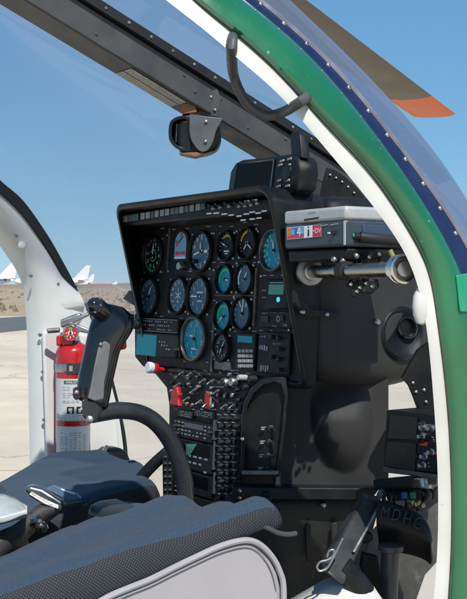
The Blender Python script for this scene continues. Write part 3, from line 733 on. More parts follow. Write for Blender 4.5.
def needle(g, M, ang, L, w, tail=.25, m=MW, z=.0032):
    c = MB().at(M @ Matrix.Rotation(ang, 4, 'Z'))
    c.prism([(-L*tail, -w*.6), (L*.7, -w*.55), (L, 0), (L*.7, w*.55), (-L*tail, w*.6)], z, z+.0006, 0)
    c.lathe([(w*1.3, z-.001), (w*1.3, z+.001), (w*.6, z+.0016)], 12, 1)
    c.build('needle', [m, MBLK], g, smooth=20)
D2 = math.radians
def ticks(c, r, a0, a1, n, l=.14, w=.03, mi=1, z=.0017, rr=.96):
    for i in range(n):
        a = D2(a0+(a1-a0)*i/max(1, n-1)); q = r*(rr-l/2)
        c.quad(q*math.cos(a), q*math.sin(a), r*l, r*w, z, mi, a)
def nums(c, r, lst, a0, a1, size=.30, rr=.66, mi=1):
    n = len(lst)
    for i, t in enumerate(lst):
        a = D2(a0+(a1-a0)*i/max(1, n-1)); c.text(t, r*rr*math.cos(a), r*rr*math.sin(a), r*size*1.18, .0019, mi)

def d_asi(c, r):
    ticks(c, r, 90, -250, 35, .10, .022); ticks(c, r, 90, -230, 9, .18, .04); nums(c, r, ['0', '2', '4', '6', '8', '10', '12', '14'], 70, -190, .25, .66)
    c.arc(r*.86, r*.93, D2(20), D2(-200), .0021, 2, 24); c.arc(r*.30, r*.37, D2(150), D2(-160), .002, 2, 24)
g, M, R = gauge(154, 255.5, 40, 'airspeed dial with green arcs', draw=d_asi); needle(g, M, D2(88), R*.62, R*.06)
def d_alt(c, r):
    ticks(c, r, 90, -252, 20, .10, .03); nums(c, r, ['0', '1', '2', '3', '4', '5', '6', '7', '8', '9'], 90, -234, .30, .74)
    c.quad(r*.45, 0, r*.34, r*.16, .002, 1); c.text('ALT', 0, -r*.40, r*.24, .0019)
g, M, R = gauge(202, 251.5, 43, 'altimeter with white numerals', dial=DIALB, draw=d_alt); needle(g, M, D2(195), R*.66, R*.07); needle(g, M, D2(95), R*.45, R*.06)
def d_small(c, r):
    ticks(c, r, 200, -20, 12, .14, .04); c.arc(r*.70, r*.84, D2(130), D2(75), .002, 3, 10); c.arc(r*.70, r*.84, D2(72), D2(25), .002, 2, 10)
    c.quad(0, -r*.4, r*.7, r*.10, .002, 1); c.quad(0, -r*.58, r*.4, r*.07, .002, 1)
g, M, R = gauge(227.5, 246, 31, 'small gauge with an amber and green arc', draw=d_small); needle(g, M, D2(160), R*.55, R*.07)
def d_trq(c, r):
    ticks(c, r, 215, -35, 16, .13, .035); c.arc(r*.74, r*.90, D2(170), D2(100), .002, 3, 12)
    for t, x, y in (('100', .05, .55), ('50', -.5, -.05), ('150', .55, .1)): c.text(t, r*x, r*y, r*.30, .0019)
g, M, R = gauge(248.5, 243.5, 34, 'torque gauge with an amber arc', draw=d_trq); needle(g, M, D2(-35), R*.6, R*.07); needle(g, M, D2(-130), R*.5, R*.07)
def d_teal(c, r):
    ticks(c, r, 60, -60, 7, .22, .05); nums(c, r, ['5', '4', '3', '2', '1'], 62, -70, .24, .58); ticks(c, r, 240, 120, 7, .2, .05); nums(c, r, ['6', '7', '8', '9'], 118, 235, .22, .62)
g, M, R = gauge(275, 250.5, 44, 'teal dial partly behind the hood', dial=DIALT, bez=RIMM, draw=d_teal, plate=False); needle(g, M, D2(100), R*.5, R*.06)
def d_dg(c, r):
    ticks(c, r, 90, -260, 36, .10, .025); nums(c, r, ['N', '3', '6', 'E', '12', '15', 'S', '21', '24', 'W', '30', '33'], 90, -240, .22, .74); c.text('FT', 0, -r*.3, r*.2, .0019)
g, M, R = gauge(149.5, 296.5, 40, 'slate dial beside the stick', dial=DIALB, draw=d_dg); needle(g, M, D2(62), R*.6, R*.08)
def d_comp(c, r):
    ticks(c, r, 90, -260, 36, .10, .03); nums(c, r, ['N', '3', '6', 'E', '12', '15', 'S', '21', '24', 'W', '30', '33'], 90, -240, .22, .74)
    c.quad(0, 0, r*.05, r*.9, .0021, 1); c.quad(0, 0, r*.7, r*.05, .0021, 1, .5); c.quad(0, 0, r*.7, r*.05, .0021, 1, -.5); c.quad(0, -r*.38, r*.3, r*.04, .0021, 1)
gauge(179, 295.5, 39, 'compass card with an aircraft outline', dial=DIALB, draw=d_comp)
def d_vsi(c, r):
    ticks(c, r, 180, -150, 23, .11, .03); nums(c, r, ['0', '.5', '1', '2', '3'], 180, 30, .27, .70); nums(c, r, ['.5', '1', '2'], 215, 310, .27, .70)
    c.quad(r*.1, r*.22, r*.6, r*.07, .002, 1); c.quad(r*.1, -r*.25, r*.5, r*.06, .002, 1)
g, M, R = gauge(199.5, 296.5, 43, 'vertical speed dial below the altimeter', dial=DIALB, draw=d_vsi); needle(g, M, D2(180), R*.66, R*.06)
def d_green(c, r):
    c.arc(r*.62, r*.84, D2(200), D2(40), .002, 2, 16); ticks(c, r, 30, -70, 5, .16, .05); c.text('%', 0, -r*.5, r*.4, .0019)
g, M, R = gauge(226, 279.5, 31, 'teal gauge with a green arc, upper of two', dial=DIALT, bez=HOOD, draw=d_green); needle(g, M, D2(-10), R*.5, R*.08)
def d_pair(c, r):
    ticks(c, r, 220, -40, 12, .14, .04); c.arc(r*.72, r*.86, D2(210), D2(130), .002, 1, 10); c.text('1', -r*.3, -r*.2, r*.3, .0019); c.text('2', r*.35, r*.1, r*.3, .0019)
g, M, R = gauge(245.7, 279, 33, 'slate gauge right of the upper green arc', dial=DIALB, draw=d_pair); needle(g, M, D2(60), R*.5, R*.07)
g, M, R = gauge(224.5, 316, 32, 'teal gauge with a green arc, lower of two', dial=DIALT, bez=HOOD, draw=d_green); needle(g, M, D2(-140), R*.55, R*.08)
def d_fuel(c, r):
    c.arc(r*.70, r*.84, D2(60), D2(-10), .002, 2, 10); ticks(c, r, 120, 60, 3, .45, .10); c.text('FUEL', 0, -r*.5, r*.26, .0019); ticks(c, r, 210, 140, 4, .14, .05)
g, M, R = gauge(243.2, 313.5, 35, 'slate gauge right of the lower green arc', dial=DIALB, draw=d_fuel); needle(g, M, D2(82), R*.55, R*.08)
def d_nav(c, r):
    ticks(c, r, 90, -250, 34, .09, .03); nums(c, r, ['0', '1', '2', '3', '4', '5', '6', '7'], 75, -240, .24, .72)
    c.quad(r*.05, r*.35, r*.09, r*.62, .0021, 2, -.05); c.quad(-r*.3, r*.15, r*.3, r*.08, .0021, 1); c.quad(r*.02, -r*.5, r*.5, r*.08, .0021, 1)
g, M, R = gauge(195, 339, 46, 'big teal dial in a pale ring', dial=DIALT, bez=RIMM, draw=d_nav, plate=False); needle(g, M, D2(-65), R*.5, R*.06, m=MGREEN)
def d_clk(c, r):
    ticks(c, r, 90, -270, 31, .12, .04); nums(c, r, ['12', '1', '2', '3', '4', '5', '6', '7', '8', '9', '10', '11'], 90, -240, .26, .68)
g, M, R = gauge(223, 347.5, 30, 'clock with white numerals', draw=d_clk); needle(g, M, D2(55), R*.6, R*.05); needle(g, M, D2(-115), R*.45, R*.06)
# small attitude window
a, bb, d = PP(182.5, 246)
M = PM @ Matrix.Translation((a, bb, 0)); k = d/F
c = MB().at(M); hw, hh = .0205, 13.2*k
ot = [(-hw, -hh), (hw, -hh), (hw, hh*.25)]+[(hw*math.cos(D2(t)), hh*.25+hh*.8*math.sin(D2(t))) for t in (25, 50, 75, 90, 105, 130, 155)]+[(-hw, hh*.25)]
c.prism([(x*1.35, y*1.2) for x, y in ot], 0, .004); g = c.build('gauge', PANEL, panel, bevel=.001); g['label'] = 'arched attitude window, light blue over red bars'
c = MB().at(M); c.prism(ot, .0035, .0046, 0)
for dx in (-.45, .5): c.quad(hw*dx, -hh*.55, hw*.8, hh*.26, .0049, 1)
c.quad(0, hh*.45, hw*1.0, hh*.12, .0049, 2, .6); c.quad(-hw*.65, hh*.2, hw*.3, hh*.5, .0049, 1, .3); c.quad(hw*.1, hh*.85, hw*.35, hh*.35, .0049, 1)
c.quad(0, -hh*.9, hw*1.9, hh*.14, .0049, 3)
c.build('dial', [MLBLUE, MRED, MBLK, MW], g, smooth=0)
def knob(mb, px, py, r, h, mi=0, off=0.0, mi2=None):
    a, bb, d = PP(px, py, off+h); O = mb.M; mb.M = PM @ Matrix.Translation((a, bb, off))
    mb.lathe([(r, 0), (r, h*.8), (r*.85, h), (0, h)], 16, mi, False)
    if mi2 is not None: mb.quad(0, r*.45, r*.18, r*.7, h+.0004, mi2)
    mb.M = O
c = MB(); knob(c, 178, 266, .008, .014, 0); c.build('setting_knob', [DULLM], panel)
c = MB(); knob(c, 193, 261, .004, .01, 0); c.build('setting_knob', [RUBBER], panel)

def pquad(mb, x0, y0, x1, y1, off, h, mi=0):
    """upright block on the panel covering the pixel box, standing h proud"""
    a0, b0_, d = PP((x0+x1)/2, (y0+y1)/2, off+h)
    # foreshortened width
    l = PP(x0, (y0+y1)/2, off+h); r = PP(x1, (y0+y1)/2, off+h); t = PP((x0+x1)/2, y0, off+h); q = PP((x0+x1)/2, y1, off+h)
    O = mb.M; mb.M = PM
    mb.box((l[0], q[1], off), (r[0], t[1], off+h), mi); mb.M = O
    return (l[0], q[1], r[0], t[1])
def dashes(mb, x0, z0, x1, z1, rows, per, z, mi=1, seed=1, hgt=.35, fill=.75):
    rr = random.Random(seed); O = mb.M; mb.M = PM
    for j in range(rows):
        yy = z1-(j+.5)*(z1-z0)/rows; x = x0
        st = (x1-x0)/per
        for i in range(per):
            if rr.random() < fill: mb.quad(x0+(i+.5)*st, yy, st*(.35+.4*rr.random()), (z1-z0)/rows*hgt, z, mi)
    mb.M = O
# audio slider box
c = MB(); bx = pquad(c, 137.5, 318.5, 178, 332.5, 0, .012); g = c.build('radio', PANEL, panel, bevel=.0015)
c = MB(); dashes(c, bx[0]+.02, bx[1]+.002, bx[2]-.02, bx[3]-.002, 3, 14, .0126, 0, 3, .35); c.at(PM); c.quad((bx[0]+bx[2])/2, bx[1]+.0015, bx[2]-bx[0]-.004, .0010, .0125, 0)
c.quad((bx[0]+bx[2])/2, bx[3]-.0015, bx[2]-bx[0]-.004, .0010, .0125, 0)
c.build('radio_keys', [MGREY], g, smooth=0)
# navigator with blue screen
c = MB(); bx = pquad(c, 135, 333, 177, 356.5, 0, .014); g = c.build('navigator', PANEL, panel, bevel=.002)
c = MB(); pquad(c, 136.3, 334.5, 156, 355.5, .0141, .0006); c.build('screen', LCDT, g, smooth=0)
c = MB(); bx = PP(158, 350, .0142)[:2]+PP(171, 341, .0142)[:2]; dashes(c, bx[0], bx[1], bx[2], bx[3], 3, 5, .0148, 0, 4, .35); c.build('buttons', [MGREY], g, smooth=0)
c = MB(); knob(c, 174, 350, .0045, .010, 0, .014); c.build('knob', [RUBBER], g)
# keypad radio
c = MB(); pquad(c, 236, 333, 254.5, 370, 0, .008); g = c.build('keypad_radio', PANEL, panel, bevel=.0015)
c = MB(); pquad(c, 237.5, 336, 252, 342.5, .0081, .0008); c.build('screen', LCDT, g, smooth=0)
c = MB()
for i in range(4):
    for j in range(4): pquad(c, 237.5+i*3.9, 349.3+j*5, 240.5+i*3.9, 352.6+j*5, .0081, .0022)
c.build('buttons', [MGREY], g, bevel=.0004)
# small lcd unit with a cyan lamp
c = MB(); pquad(c, 265.5, 279, 288, 309, 0, .007); g = c.build('display_unit', PANEL, panel, bevel=.006, segs=4)
c = MB(); pquad(c, 268.5, 284.5, 283.5, 294.5, .0071, .0008); c.build('screen', LCDG, g, smooth=0)
c = MB(); a, bb, d = PP(278, 299.5, .008); c.at(PM @ Matrix.Translation((a, bb, .007))); c.lathe([(.0042, 0), (.0042, .0012), (.002, .002)], 14); c.build('lamp', CYANL, g)
c = MB(); pquad(c, 270, 282.2, 283, 283.2, .0071, .0005); c.build('caption', MGREY, g, smooth=0)
# breaker/switch block lower right
c = MB(); pquad(c, 259.5, 311, 291, 328, 0, .006); pquad(c, 257.5, 332, 289, 374, 0, .007); g = c.build('switch_block', PANEL, panel, bevel=.002)
c = MB()
for x, y in ((264, 319), (279, 318)): pquad(c, x-3, y-3, x+4, y+3, .0062, .002, 2)
for x, y in ((270, 337), (277, 338), (270.5, 357), (277, 359), (278, 349), (278, 370)): knob(c, x, y, .0036, .007, 0, .007)
rr = random.Random(8)
for x0, y0, x1, y1 in ((259, 345, 268, 351), (260, 335.5, 266, 338), (260, 365, 269, 372), (273, 343, 283, 345.5), (262, 312.3, 268, 314), (273, 312, 285, 314), (272, 325, 276, 327.5), (283, 324, 287, 327)):
    for q in range(4):
        px = x0+(x1-x0)*(q+.1)/4; pquad(c, px, y0+rr.random()*1.5, px+(x1-x0)/4*.6, y1-rr.random()*2.0, .0073, .0005, 1)
c.at(PM); a, bb, d = PP(278.5, 319, .008)
c.at(PM @ Matrix.Translation((a, bb, .0083))); c.arc(.0035, .005, 0, 2*PI, .0006, 1, 16); c.at(PM)
c.build('switches', [RUBBER, MGREY, MBLK], g, smooth=30)
# gold edge seam and embossed id plate
c = MB(); pquad(c, 214.5, 361.5, 230, 369.5, 0, .003); g = c.build('data_plate', mat('plate_grey', (.13, .13, .13), .4, .5, var=.4, vscale=200), panel)
# annunciator bar under the hood
c = MB().at(PM); c.box((PP(120.5, 218, .066)[0], .113, .0), (HX1-.014, .137, .066)); bar = c.build('warning_light_bar', BLACK, panel, bevel=.004)
def alamp(x, w_, m_):
    y = 218.8+(x-124.5)*(206.5-218.8)/(200-124.5)
    c = MB(); pquad(c, x-w_/2, y-3.3, x+w_/2, y+3.3, .0662, .0025); c.build('warning_lamp', m_, bar, bevel=.0008)
for X, w_, m_ in ((68, 4.0, LAMPG), (89, 3.6, LAMPD), (106, 2.6, LAMPD), (121, 4.2, LAMPN), (151, 3.8, LAMPG), (175, 4, LAMPG), (196, 2.6, LAMPN), (216, 3.8, LAMPG), (241, 3.8, LAMPG), (265, 4, LAMPG), (290, 3.6, LAMPD), (310, 3.4, LAMPD), (332, 4, LAMPG), (356, 3.6, LAMPD), (380, 4, LAMPG), (408, 4.4, LAMPG), (432, 4.0, LAMPN)):
    alamp(110+X/4.67, w_, m_)
c = MB()
for i in range(9): x = 139+i*8.0; knob(c, x, 227.5-(x-139)*.145, .0014, .004, 0, .002)
c.build('pilot_lamp', [CHROME], panel)
# toggles and placards at the right end of the bar
c = MB()
rr = random.Random(21)
for x, y in ((212, 208), (219, 207), (228, 206), (238, 206), (244, 205.5), (250, 204.5), (256, 203)):
    knob(c, x, y, .0038, .005, 2, .066); a, bb, d = PP(x, y, .071); p = PM @ V((a, bb, .071)); c.cyl(p, p+V((.003, -.010, .005)), .0016, 8, 0)
for x, y in ((209, 213.5), (216, 213), (224, 214), (231, 215), (239, 216), (246, 214), (252, 212), (258, 213), (264, 211), (247, 201), (255, 200), (243, 220), (252, 219), (259, 218)):
    pquad(c, x-2.6, y-.7, x+2.0+rr.random(), y+.7, .066, .0012, 1)
c.build('toggle_switch', [CHROME, MW, DULLM], bar, smooth=40)
# warm bare edge strip between the gauge plates
c = MB(); pquad(c, 253.6, 268, 255.3, 326, 0, .003, 0)
c.build('plate_edge', mat('bare_edge', (.10, .075, .05), .5, var=.5, vscale=90), panel)
c = MB(); pquad(c, 211.3, 322, 212.8, 372, 0, .003, 1); pquad(c, 214.5, 295, 253, 296, 0, .002, 1); pquad(c, 167.5, 228, 168.6, 270, 0, .002, 1)
c.m = [0]*len(c.m); c.build('plate_edge', [mat('grey_edge', (.075, .075, .07), .5, var=.5, vscale=90)], panel)
# side cheek of the panel, with screws
for x, y in ((288, 330), (287.5, 345), (288.5, 352), (286, 366), (283.5, 339), (289, 293), (286, 306), (217, 322), (233, 297), (258, 262), (260, 276), (166, 235), (167, 271), (213, 233), (213, 270), (236, 231), (236, 263), (257, 231)):
    a, bb, d = PP(x, y, .004); c = MB(); c.screw(PM @ V((a, bb, .001)), PN_, .003, .002); c.build('panel_screw', DULLM, panel)
c = MB(); rr = random.Random(77)
for x, y in ((160, 228), (172, 229), (186, 228), (206, 226), (219, 226), (230, 226), (243, 222), (254, 224), (166, 262), (188, 271), (212, 262), (220, 262), (236, 262), (233, 296), (253, 262), (262, 275), (270, 275), (281, 275), (213, 300), (213, 316), (234, 331), (252, 331), (210, 331), (183, 361), (206, 362), (180, 318), (182, 328), (168, 312), (160, 316), (259, 330), (270, 330), (246, 373), (234, 373), (262, 290), (262, 297)):
    pquad(c, x, y, x+2+3*rr.random(), y+.8, 0, .0006)
c.build('caption', MGREY, panel, smooth=0)
# little grey fin on the far edge and the knob that touches the stick
c = MB(); c.slab([AT(x, y, 2.2) for x, y in ((123, 298.6), (129, 290.5), (140, 291), (140, 308), (135, 306))], VW*.015); c.build('edge_fin', mat('fin_grey', (.10, .12, .13), .4), panel)
c = MB(); a, bb, d = PP(143, 325, .01); p = PM @ V((a, bb, .01)); c.at(axis(p, PN_)); c.lathe([(.004, 0), (.004, .012), (.009, .013), (.009, .022), (.004, .024), (.003, .030)], 14); c.build('knob', RUBBER, panel)

# right-hand cowl of the panel with its air duct
CWX = .386
cow = [(299, 214), (304, 214), (330, 228), (395, 240), (416, 268), (428, 300), (431, 335), (425, 355), (412, 372), (396, 383), (376, 387.5), (345, 386), (322, 382), (310, 379), (304, 370), (301, 340)]
CR = .050
P_ = [PX(x, y, CWX-CR) for x, y in cow]
b = MB()
rings = []
cen = sum(P_, V())/len(P_)
def rs(pts, n):
    pts = [V(p) for p in pts]; pts.append(pts[0]); d = [0]
    for a, c_ in zip(pts, pts[1:]): d.append(d[-1]+(c_-a).length)
    out = []; j = 0
    for i in range(n):
        t = d[-1]*i/n
        while d[j+1] < t: j += 1
        out.append(pts[j].lerp(pts[j+1], (t-d[j])/(d[j+1]-d[j])))
    return out
PR = rs(P_, 64)
for q in (0, .1, .2, .3, .4, .5, .6, .7, .8, .9, 1.0):
    a = q*PI/2; ins = CR*(1-math.sin(a)) ; dx = CR*(math.cos(a))
    ring = []
    for p in PR:
        dirv = (cen-p); L_ = dirv.length; ring.append(p+dirv*(ins/L_)+V((dx, 0, 0)))
    rings.append(ring)
rings.append([p+V((-.013, 0, 0)) for p in rings[-1]])
rings.append([cen+V((-.013, 0, 0))+(p-cen)*.02 for p in PR])
rings.insert(0, [p.lerp(cen+V((CR, 0, 0)), .5) for p in rings[0]]); rings.insert(0, [cen+V((CR, 0, 0))+(p-cen)*.02 for p in PR])
b.loft(rings, 0, True); b.build('side_cowl', COWL, panel, smooth=50)
cowl = bpy.data.objects['side_cowl']
b = MB(); pc = PX(403, 333, CWX+.006)
b.at(axis(pc, V((1, -.10, .08))))
b.lathe([(.048, -.014), (.045, -.003), (.040, .001), (.036, -.001), (.033, -.004), (0, -.0045)], 40, 0, False)
b.build('air_vent', [HOOD], cowl, smooth=60)
b = MB(); pc2 = PX(407, 328, CWX+.006); b.at(axis(pc2, V((1, -.25, .2))))
b.lathe([(.0185, -.006), (.0185, .003), (.016, .005), (.014, .002), (.0125, -.008), (0, -.010)], 28, 0, False)
b.build('vent_nozzle', [GLOSSB], cowl, smooth=40)
b = MB(); b.screw(PX(377, 322, CWX+.001), (1, 0, 0), .006, .004); b.screw(PX(327, 313, CWX+.001), (1, 0, 0), .0045, .003); b.build('cowl_screw', DULLM, cowl)
# hood strap lug beside the cowl
b = MB(); b.slab([PX(x, y, CWX+.004) for x, y in ((291, 290), (298, 297), (309, 309), (337, 312), (337, 318), (303, 317), (292, 303))], V((.008, 0, 0)))
for x, y in ((303, 312), (327, 314.5)): b.screw(PX(x, y, CWX+.013), (1, 0, 0), .004, .003, 1)
b.build('hood_bracket', [BLACK, DULLM], panel, bevel=.002)

# ------------------------------------------------------------------ centre pedestal
ped = thing('centre_pedestal', PM @ V((.1, -.45, 0)), 'black centre pedestal of switches and radios standing under the gauge panel', 'pedestal')
CON = [(152, 371), (166, 388), (168.5, 405), (168, 520), (240, 520), (240.5, 410), (246, 395), (258, 380), (276, 373), (276, 366), (152, 366)]
b = MB().at(PM); b.prism([PP(x, y, -.001)[:2] for x, y in CON][::-1], -.10, -.0015); b.build('console_body', PANEL, ped, bevel=.003)
# switch panel items
b = MB()
TG = [(172, 377), (184, 378.5), (193, 377), (200.6, 380), (208.5, 381), (215.5, 382.5), (180, 372), (188, 373), (196, 374), (207, 374), (191, 390), (184.5, 398), (197, 401), (203, 405), (214, 401), (222, 405.5), (230.5, 405), (175.5, 384), (214, 391)]
for i, (x, y) in enumerate(TG):
    c = MB(); a, bb, d = PP(x, y, .01); p = PM @ V((a, bb, 0))
    c.at(axis(p, PN_)); c.lathe([(.0034, 0), (.0034, .0022), (.0022, .0027), (.0020, .005)], 10, 0)
    c.at(Matrix()); tip = p+PN_*.014+V((0, 0, random.choice((-.006, .006)))); c.tube([p+PN_*.005, tip], lambda t: .0010+.0008*t, 8, 0)
    c.build('toggle_switch', [WORNM if i % 4 else DULLM], ped, smooth=40)
c = MB()
for x, y, r in ((222.5, 383, .0095), (230.5, 382, .0080)): knob(c, x, y, r, .012, 0, 0, 1)
c.build('rotary_knob', [DULLM, RUBBER], ped)
c = MB(); a, bb, d = PP(222.5, 383, .012); c.at(PM @ Matrix.Translation((a, bb, .0122))); c.lathe([(.0066, 0), (.0060, .002), (0, .002)], 16, 0, False); c.build('rotary_cap', [RUBBER], ped)
c = MB(); knob(c, 238, 377.5, .0052, .022, 0); c.build('push_knob', [mat('knob_pale', (.45, .45, .47), .4)], ped)
c = MB(); knob(c, 249, 379, .0065, .018, 0); knob(c, 243.5, 387, .005, .008, 0); c.build('push_knob', [RUBBER], ped)
rr = random.Random(15)
for x, y in ((170.5, 383), (180, 385), (187, 384), (196.5, 387), (210, 388), (217, 395), (224, 396), (231, 395), (186, 404), (191, 405), (211, 406), (235, 390), (236, 400), (228, 412), (234, 412), (219, 374), (228, 374.5), (170, 391)):
    c = MB(); knob(c, x, y, .0030+.0012*rr.random(), .003+.004*rr.random(), 0); c.build('push_button', [rr.choice((RUBBER, WORNM, WORNM, MGREY))], ped)
# red guarded switches
a, bb, d = PP(176, 396.5, .016); k = d/F
c = MB().at(PM @ Matrix.Translation((a, bb, 0)))
c.prism([(-.020, -.017), (.019, -.017), (.012, -.004), (.016, .006), (.010, .008), (.008, .018), (-.004, .019), (-.007, .009), (-.014, .006), (-.011, -.003)], .010, .021); g = c.build('guard_cover', REDC, ped, bevel=.003, segs=3); g['label'] = 'red switch guard with a jagged outline'
a, bb, d = PP(206.3, 400, .006); c = MB().at(PM @ Matrix.Translation((a, bb, 0)))
c.box((-.0085, -.0155, 0), (.0085, .0155, .0030), 0); c.box((-.0062, -.013, .003), (.0062, .013, .006), 1); c.cyl((0, -.006, .005), (.001, -.014, .014), .0025, 8, 2); g = c.build('guard_cover', [MGREY, REDC, CHROME], ped, bevel=.0008); g['label'] = 'red switch guard in a white border'
# pull knob, red with white face
c = MB(); a, bb, d = PP(166, 370, 0); p = PM @ V((a, bb, 0)); dv = (PN_+V((0, 0, .10))).normalized(); c.at(axis(p, dv))
c.lathe([(.0045, 0), (.0045, .018), (.007, .019), (.0105, .022), (.0105, .026), (.007, .028), (.007, .031)], 18, 0); c.lathe([(.0105, .031), (.011, .034), (.011, .040), (.009, .042), (0, .042)], 20, 1, False); g = c.build('pull_knob', [RED, mat('knob_white', (.7, .72, .75), .35)], ped)
g['label'] = 'red pull knob with a white face'
# captions on the switch panel and embossed strips
c = MB(); rr = random.Random(4)
for i in range(70):
    x = 172+rr.random()*64; y = rr.choice((370, 375.5, 386.5, 393, 402.5, 409.0)); pquad(c, x, y, x+1.2+rr.random()*2.5, y+.7, 0, .0005)
c.build('caption', [MGREY], ped, smooth=0)
for x0, x1 in ((177, 192.5), (194, 213)):
    c = MB(); bx = pquad(c, x0, 410.5, x1, 417.5, 0, .004, 0); dashes(c, bx[0]+.003, bx[1]+.001, bx[2]-.003, bx[3]-.001, 3, 9, .0043, 1, x0, .45); c.build('embossed_strip', [BLACK, MGREY], ped, smooth=20)
# radio stack
def unit(x0, y0, x1, y1, name, h=.008): c = MB(); bx = pquad(c, x0, y0, x1, y1, 0, h); return c.build(name, PANEL, ped, bevel=.0015), bx
g, bx = unit(170, 421, 212.5, 439.5, 'radio'); c = MB(); dashes(c, bx[0]+.012, bx[1]+.004, bx[2]-.004, bx[3]-.002, 4, 10, .0086, 0, 9, .35); c.build('radio_keys', [MGREY], g, smooth=0)
c = MB(); pquad(c, 184, 424, 203, 429, .0081, .0008); c.build('screen', mat('lcd_blue_grey', (.05, .07, .10), .2, coat=.5), g, smooth=0)
for x, y in ((173, 426), (173, 434), (207, 433)): c = MB(); knob(c, x, y, .0042, .010, 0, .008); c.build('knob', [RUBBER], g)
g, bx = unit(172, 441, 212.5, 470, 'navigator'); c = MB(); pquad(c, 178, 443, 209.5, 455, .0081, .0006); c.build('screen', LCDD, g, smooth=0)
c = MB().at(PM); q = [PP(x, y, .0089)[:2] for x, y in ((186, 444), (197, 444), (190, 455), (186, 455))]; c.add([(x, y, .0090) for x, y in q][::-1], [(0, 1, 2, 3)]); c.build('screen_glow', LCDG, g, smooth=0)
c = MB(); bx = PP(176, 468, .008)[:2]+PP(209, 457, .008)[:2]; dashes(c, *bx, 3, 6, .0086, 0, 12, .3); c.build('radio_keys', [MGREY], g, smooth=0)
g, bx = unit(172, 472, 212, 494, 'radio'); c = MB(); pquad(c, 190, 476, 208, 488, .0081, .0006); c.build('screen', LCDD, g, smooth=0)
c = MB(); bx = PP(174, 492, .008)[:2]+PP(188, 474, .008)[:2]; dashes(c, *bx, 5, 3, .0086, 0, 17, .3); c.build('radio_keys', [MGREY], g, smooth=0)
g, bx = unit(172, 496, 212, 520, 'radio')
c = MB()
for y0, y1 in ((420, 440), (441, 470), (472, 494)): pquad(c, 212.8, y0, 213.8, y1, 0, .009)
c.build('rack_edge', [mat('rack_grey', (.11, .12, .13), .35, .4)], ped)
# left edge switch block
b = MB(); b.slab([AT(x, y, 2.02) for x, y in ((162, 452), (173, 446), (173, 500), (163, 500))], VW*.05); g = b.build('side_switch_block', BLACK, ped, bevel=.003)
c = MB()
rr = random.Random(2)
for j in range(6):
    for i in range(2):
        x, y = 164.2+i*4.6, 456+j*6.6; c.slab([AT(x+dx, y+dy, 2.018) for dx, dy in ((0, 0), (2.6, -.4), (2.6, 1.0), (0, 1.4))], -VW*.003)
c.build('switches', mat('switch_grey', (.10, .10, .10), .5, var=.5, vscale=150), g, smooth=0)
b = MB(); b.tube([AT(x, y, 2.06) for x, y in ((172, 448), (150, 468), (130, 492))], .011, 8, squash=.5); b.build('support_arm', BLACK, ped)
# breaker column
c = MB(); pquad(c, 215.5, 412, 238.5, 520, 0, .005); col = c.build('breaker_panel', PANEL, ped, bevel=.0015)
rr = random.Random(6)
for j in range(11):
    for i in range(3):
        x, y = 219+i*7.2+.5*math.sin(j), 417+j*7.9
        c = MB(); knob(c, x, y+1.5, .0042, .009+.003*rr.random(), 0, .005, 1 if rr.random() < .5 else None); pquad(c, x-2.2, y-2.8, x+1.4+rr.random(), y-1.7, .005, .0006, 1)
        c.build('circuit_breaker', [RUBBER, MGREY], col, smooth=40)

# the moulded cover at the right with its leg scoop
b = MB(); NI, NJ2 = 64, 72
def cover_d(px, py):
    d = 1.832
    # knee bulge standing out of the flat cover
    cx = 342+(py-420)*.05; ex = (px-cx)/(32.0-.05*max(0, 412-py)); ey = (py-416)/(58.0 if py > 416 else 120.0); r = math.sqrt(ex*ex+ey*ey)
    t = max(0, min(1, (py-378)/45)); t = t*t*(3-2*t)
    if r < 1: q = (1-r*r); d -= .034*t*(q*q*(3-2*q))**.7
    return d
rows = []
for j in range(NJ2):
    py = 368+(487-368)*j/(NJ2-1); l = 284-(py-395)*.10 if py > 395 else 284
    rows.append([AT(l+(388.5-l)*i/(NI-1), py, cover_d(l+(388.5-l)*i/(NI-1), py)) for i in range(NI)])
ed = [[p+VW*.035+UW*.002 for p in (r[-1],)] for r in rows]
rows = [[r[0]+VW*.02-UW*.003]+r+[e[0]] for r, e in zip(rows, ed)]
b.loft(rows); b.build('scoop_cover', COWL, ped, smooth=60)
# framed switch plate on the cover
SP = [(241, 477), (241.5, 420), (244, 404), (251, 390), (262, 380), (274, 377), (287, 377), (288, 395), (285, 430), (279.5, 477)]
IN = [(244.5, 470), (245, 421), (247.5, 406), (254, 393), (264, 384.5), (275, 382), (281, 384), (284.5, 396), (281.5, 430), (276.5, 470)]
sp3 = [AT(x, y, 1.806-.0005*(x-241)) for x, y in SP]; in3 = [AT(x, y, 1.803-.0005*(x-241)) for x, y in IN]
b = MB(); b.loft([[p+VW*.03 for p in sp3], sp3, in3, [p+VW*.016 for p in in3]], 0, True); b.build('switch_frame', BLACK, ped, smooth=30, bevel=.001)
b = MB(); pl = [p+VW*.014 for p in in3]; b.add(pl, [tuple(range(len(pl)))]); swp = b.build('switch_plate', BLACK, ped, smooth=0)
b = MB(); b.slab([AT(242, 471, 1.800), AT(279, 471, 1.782), AT(278.5, 475, 1.782), AT(241.5, 475, 1.800)], VW*.02); b.build('switch_ledge', mat('lit_ledge', (.16, .155, .14), .5, var=.4, vscale=60), ped, bevel=.002)  # paler than the black frame: the light the ledge catches is painted in
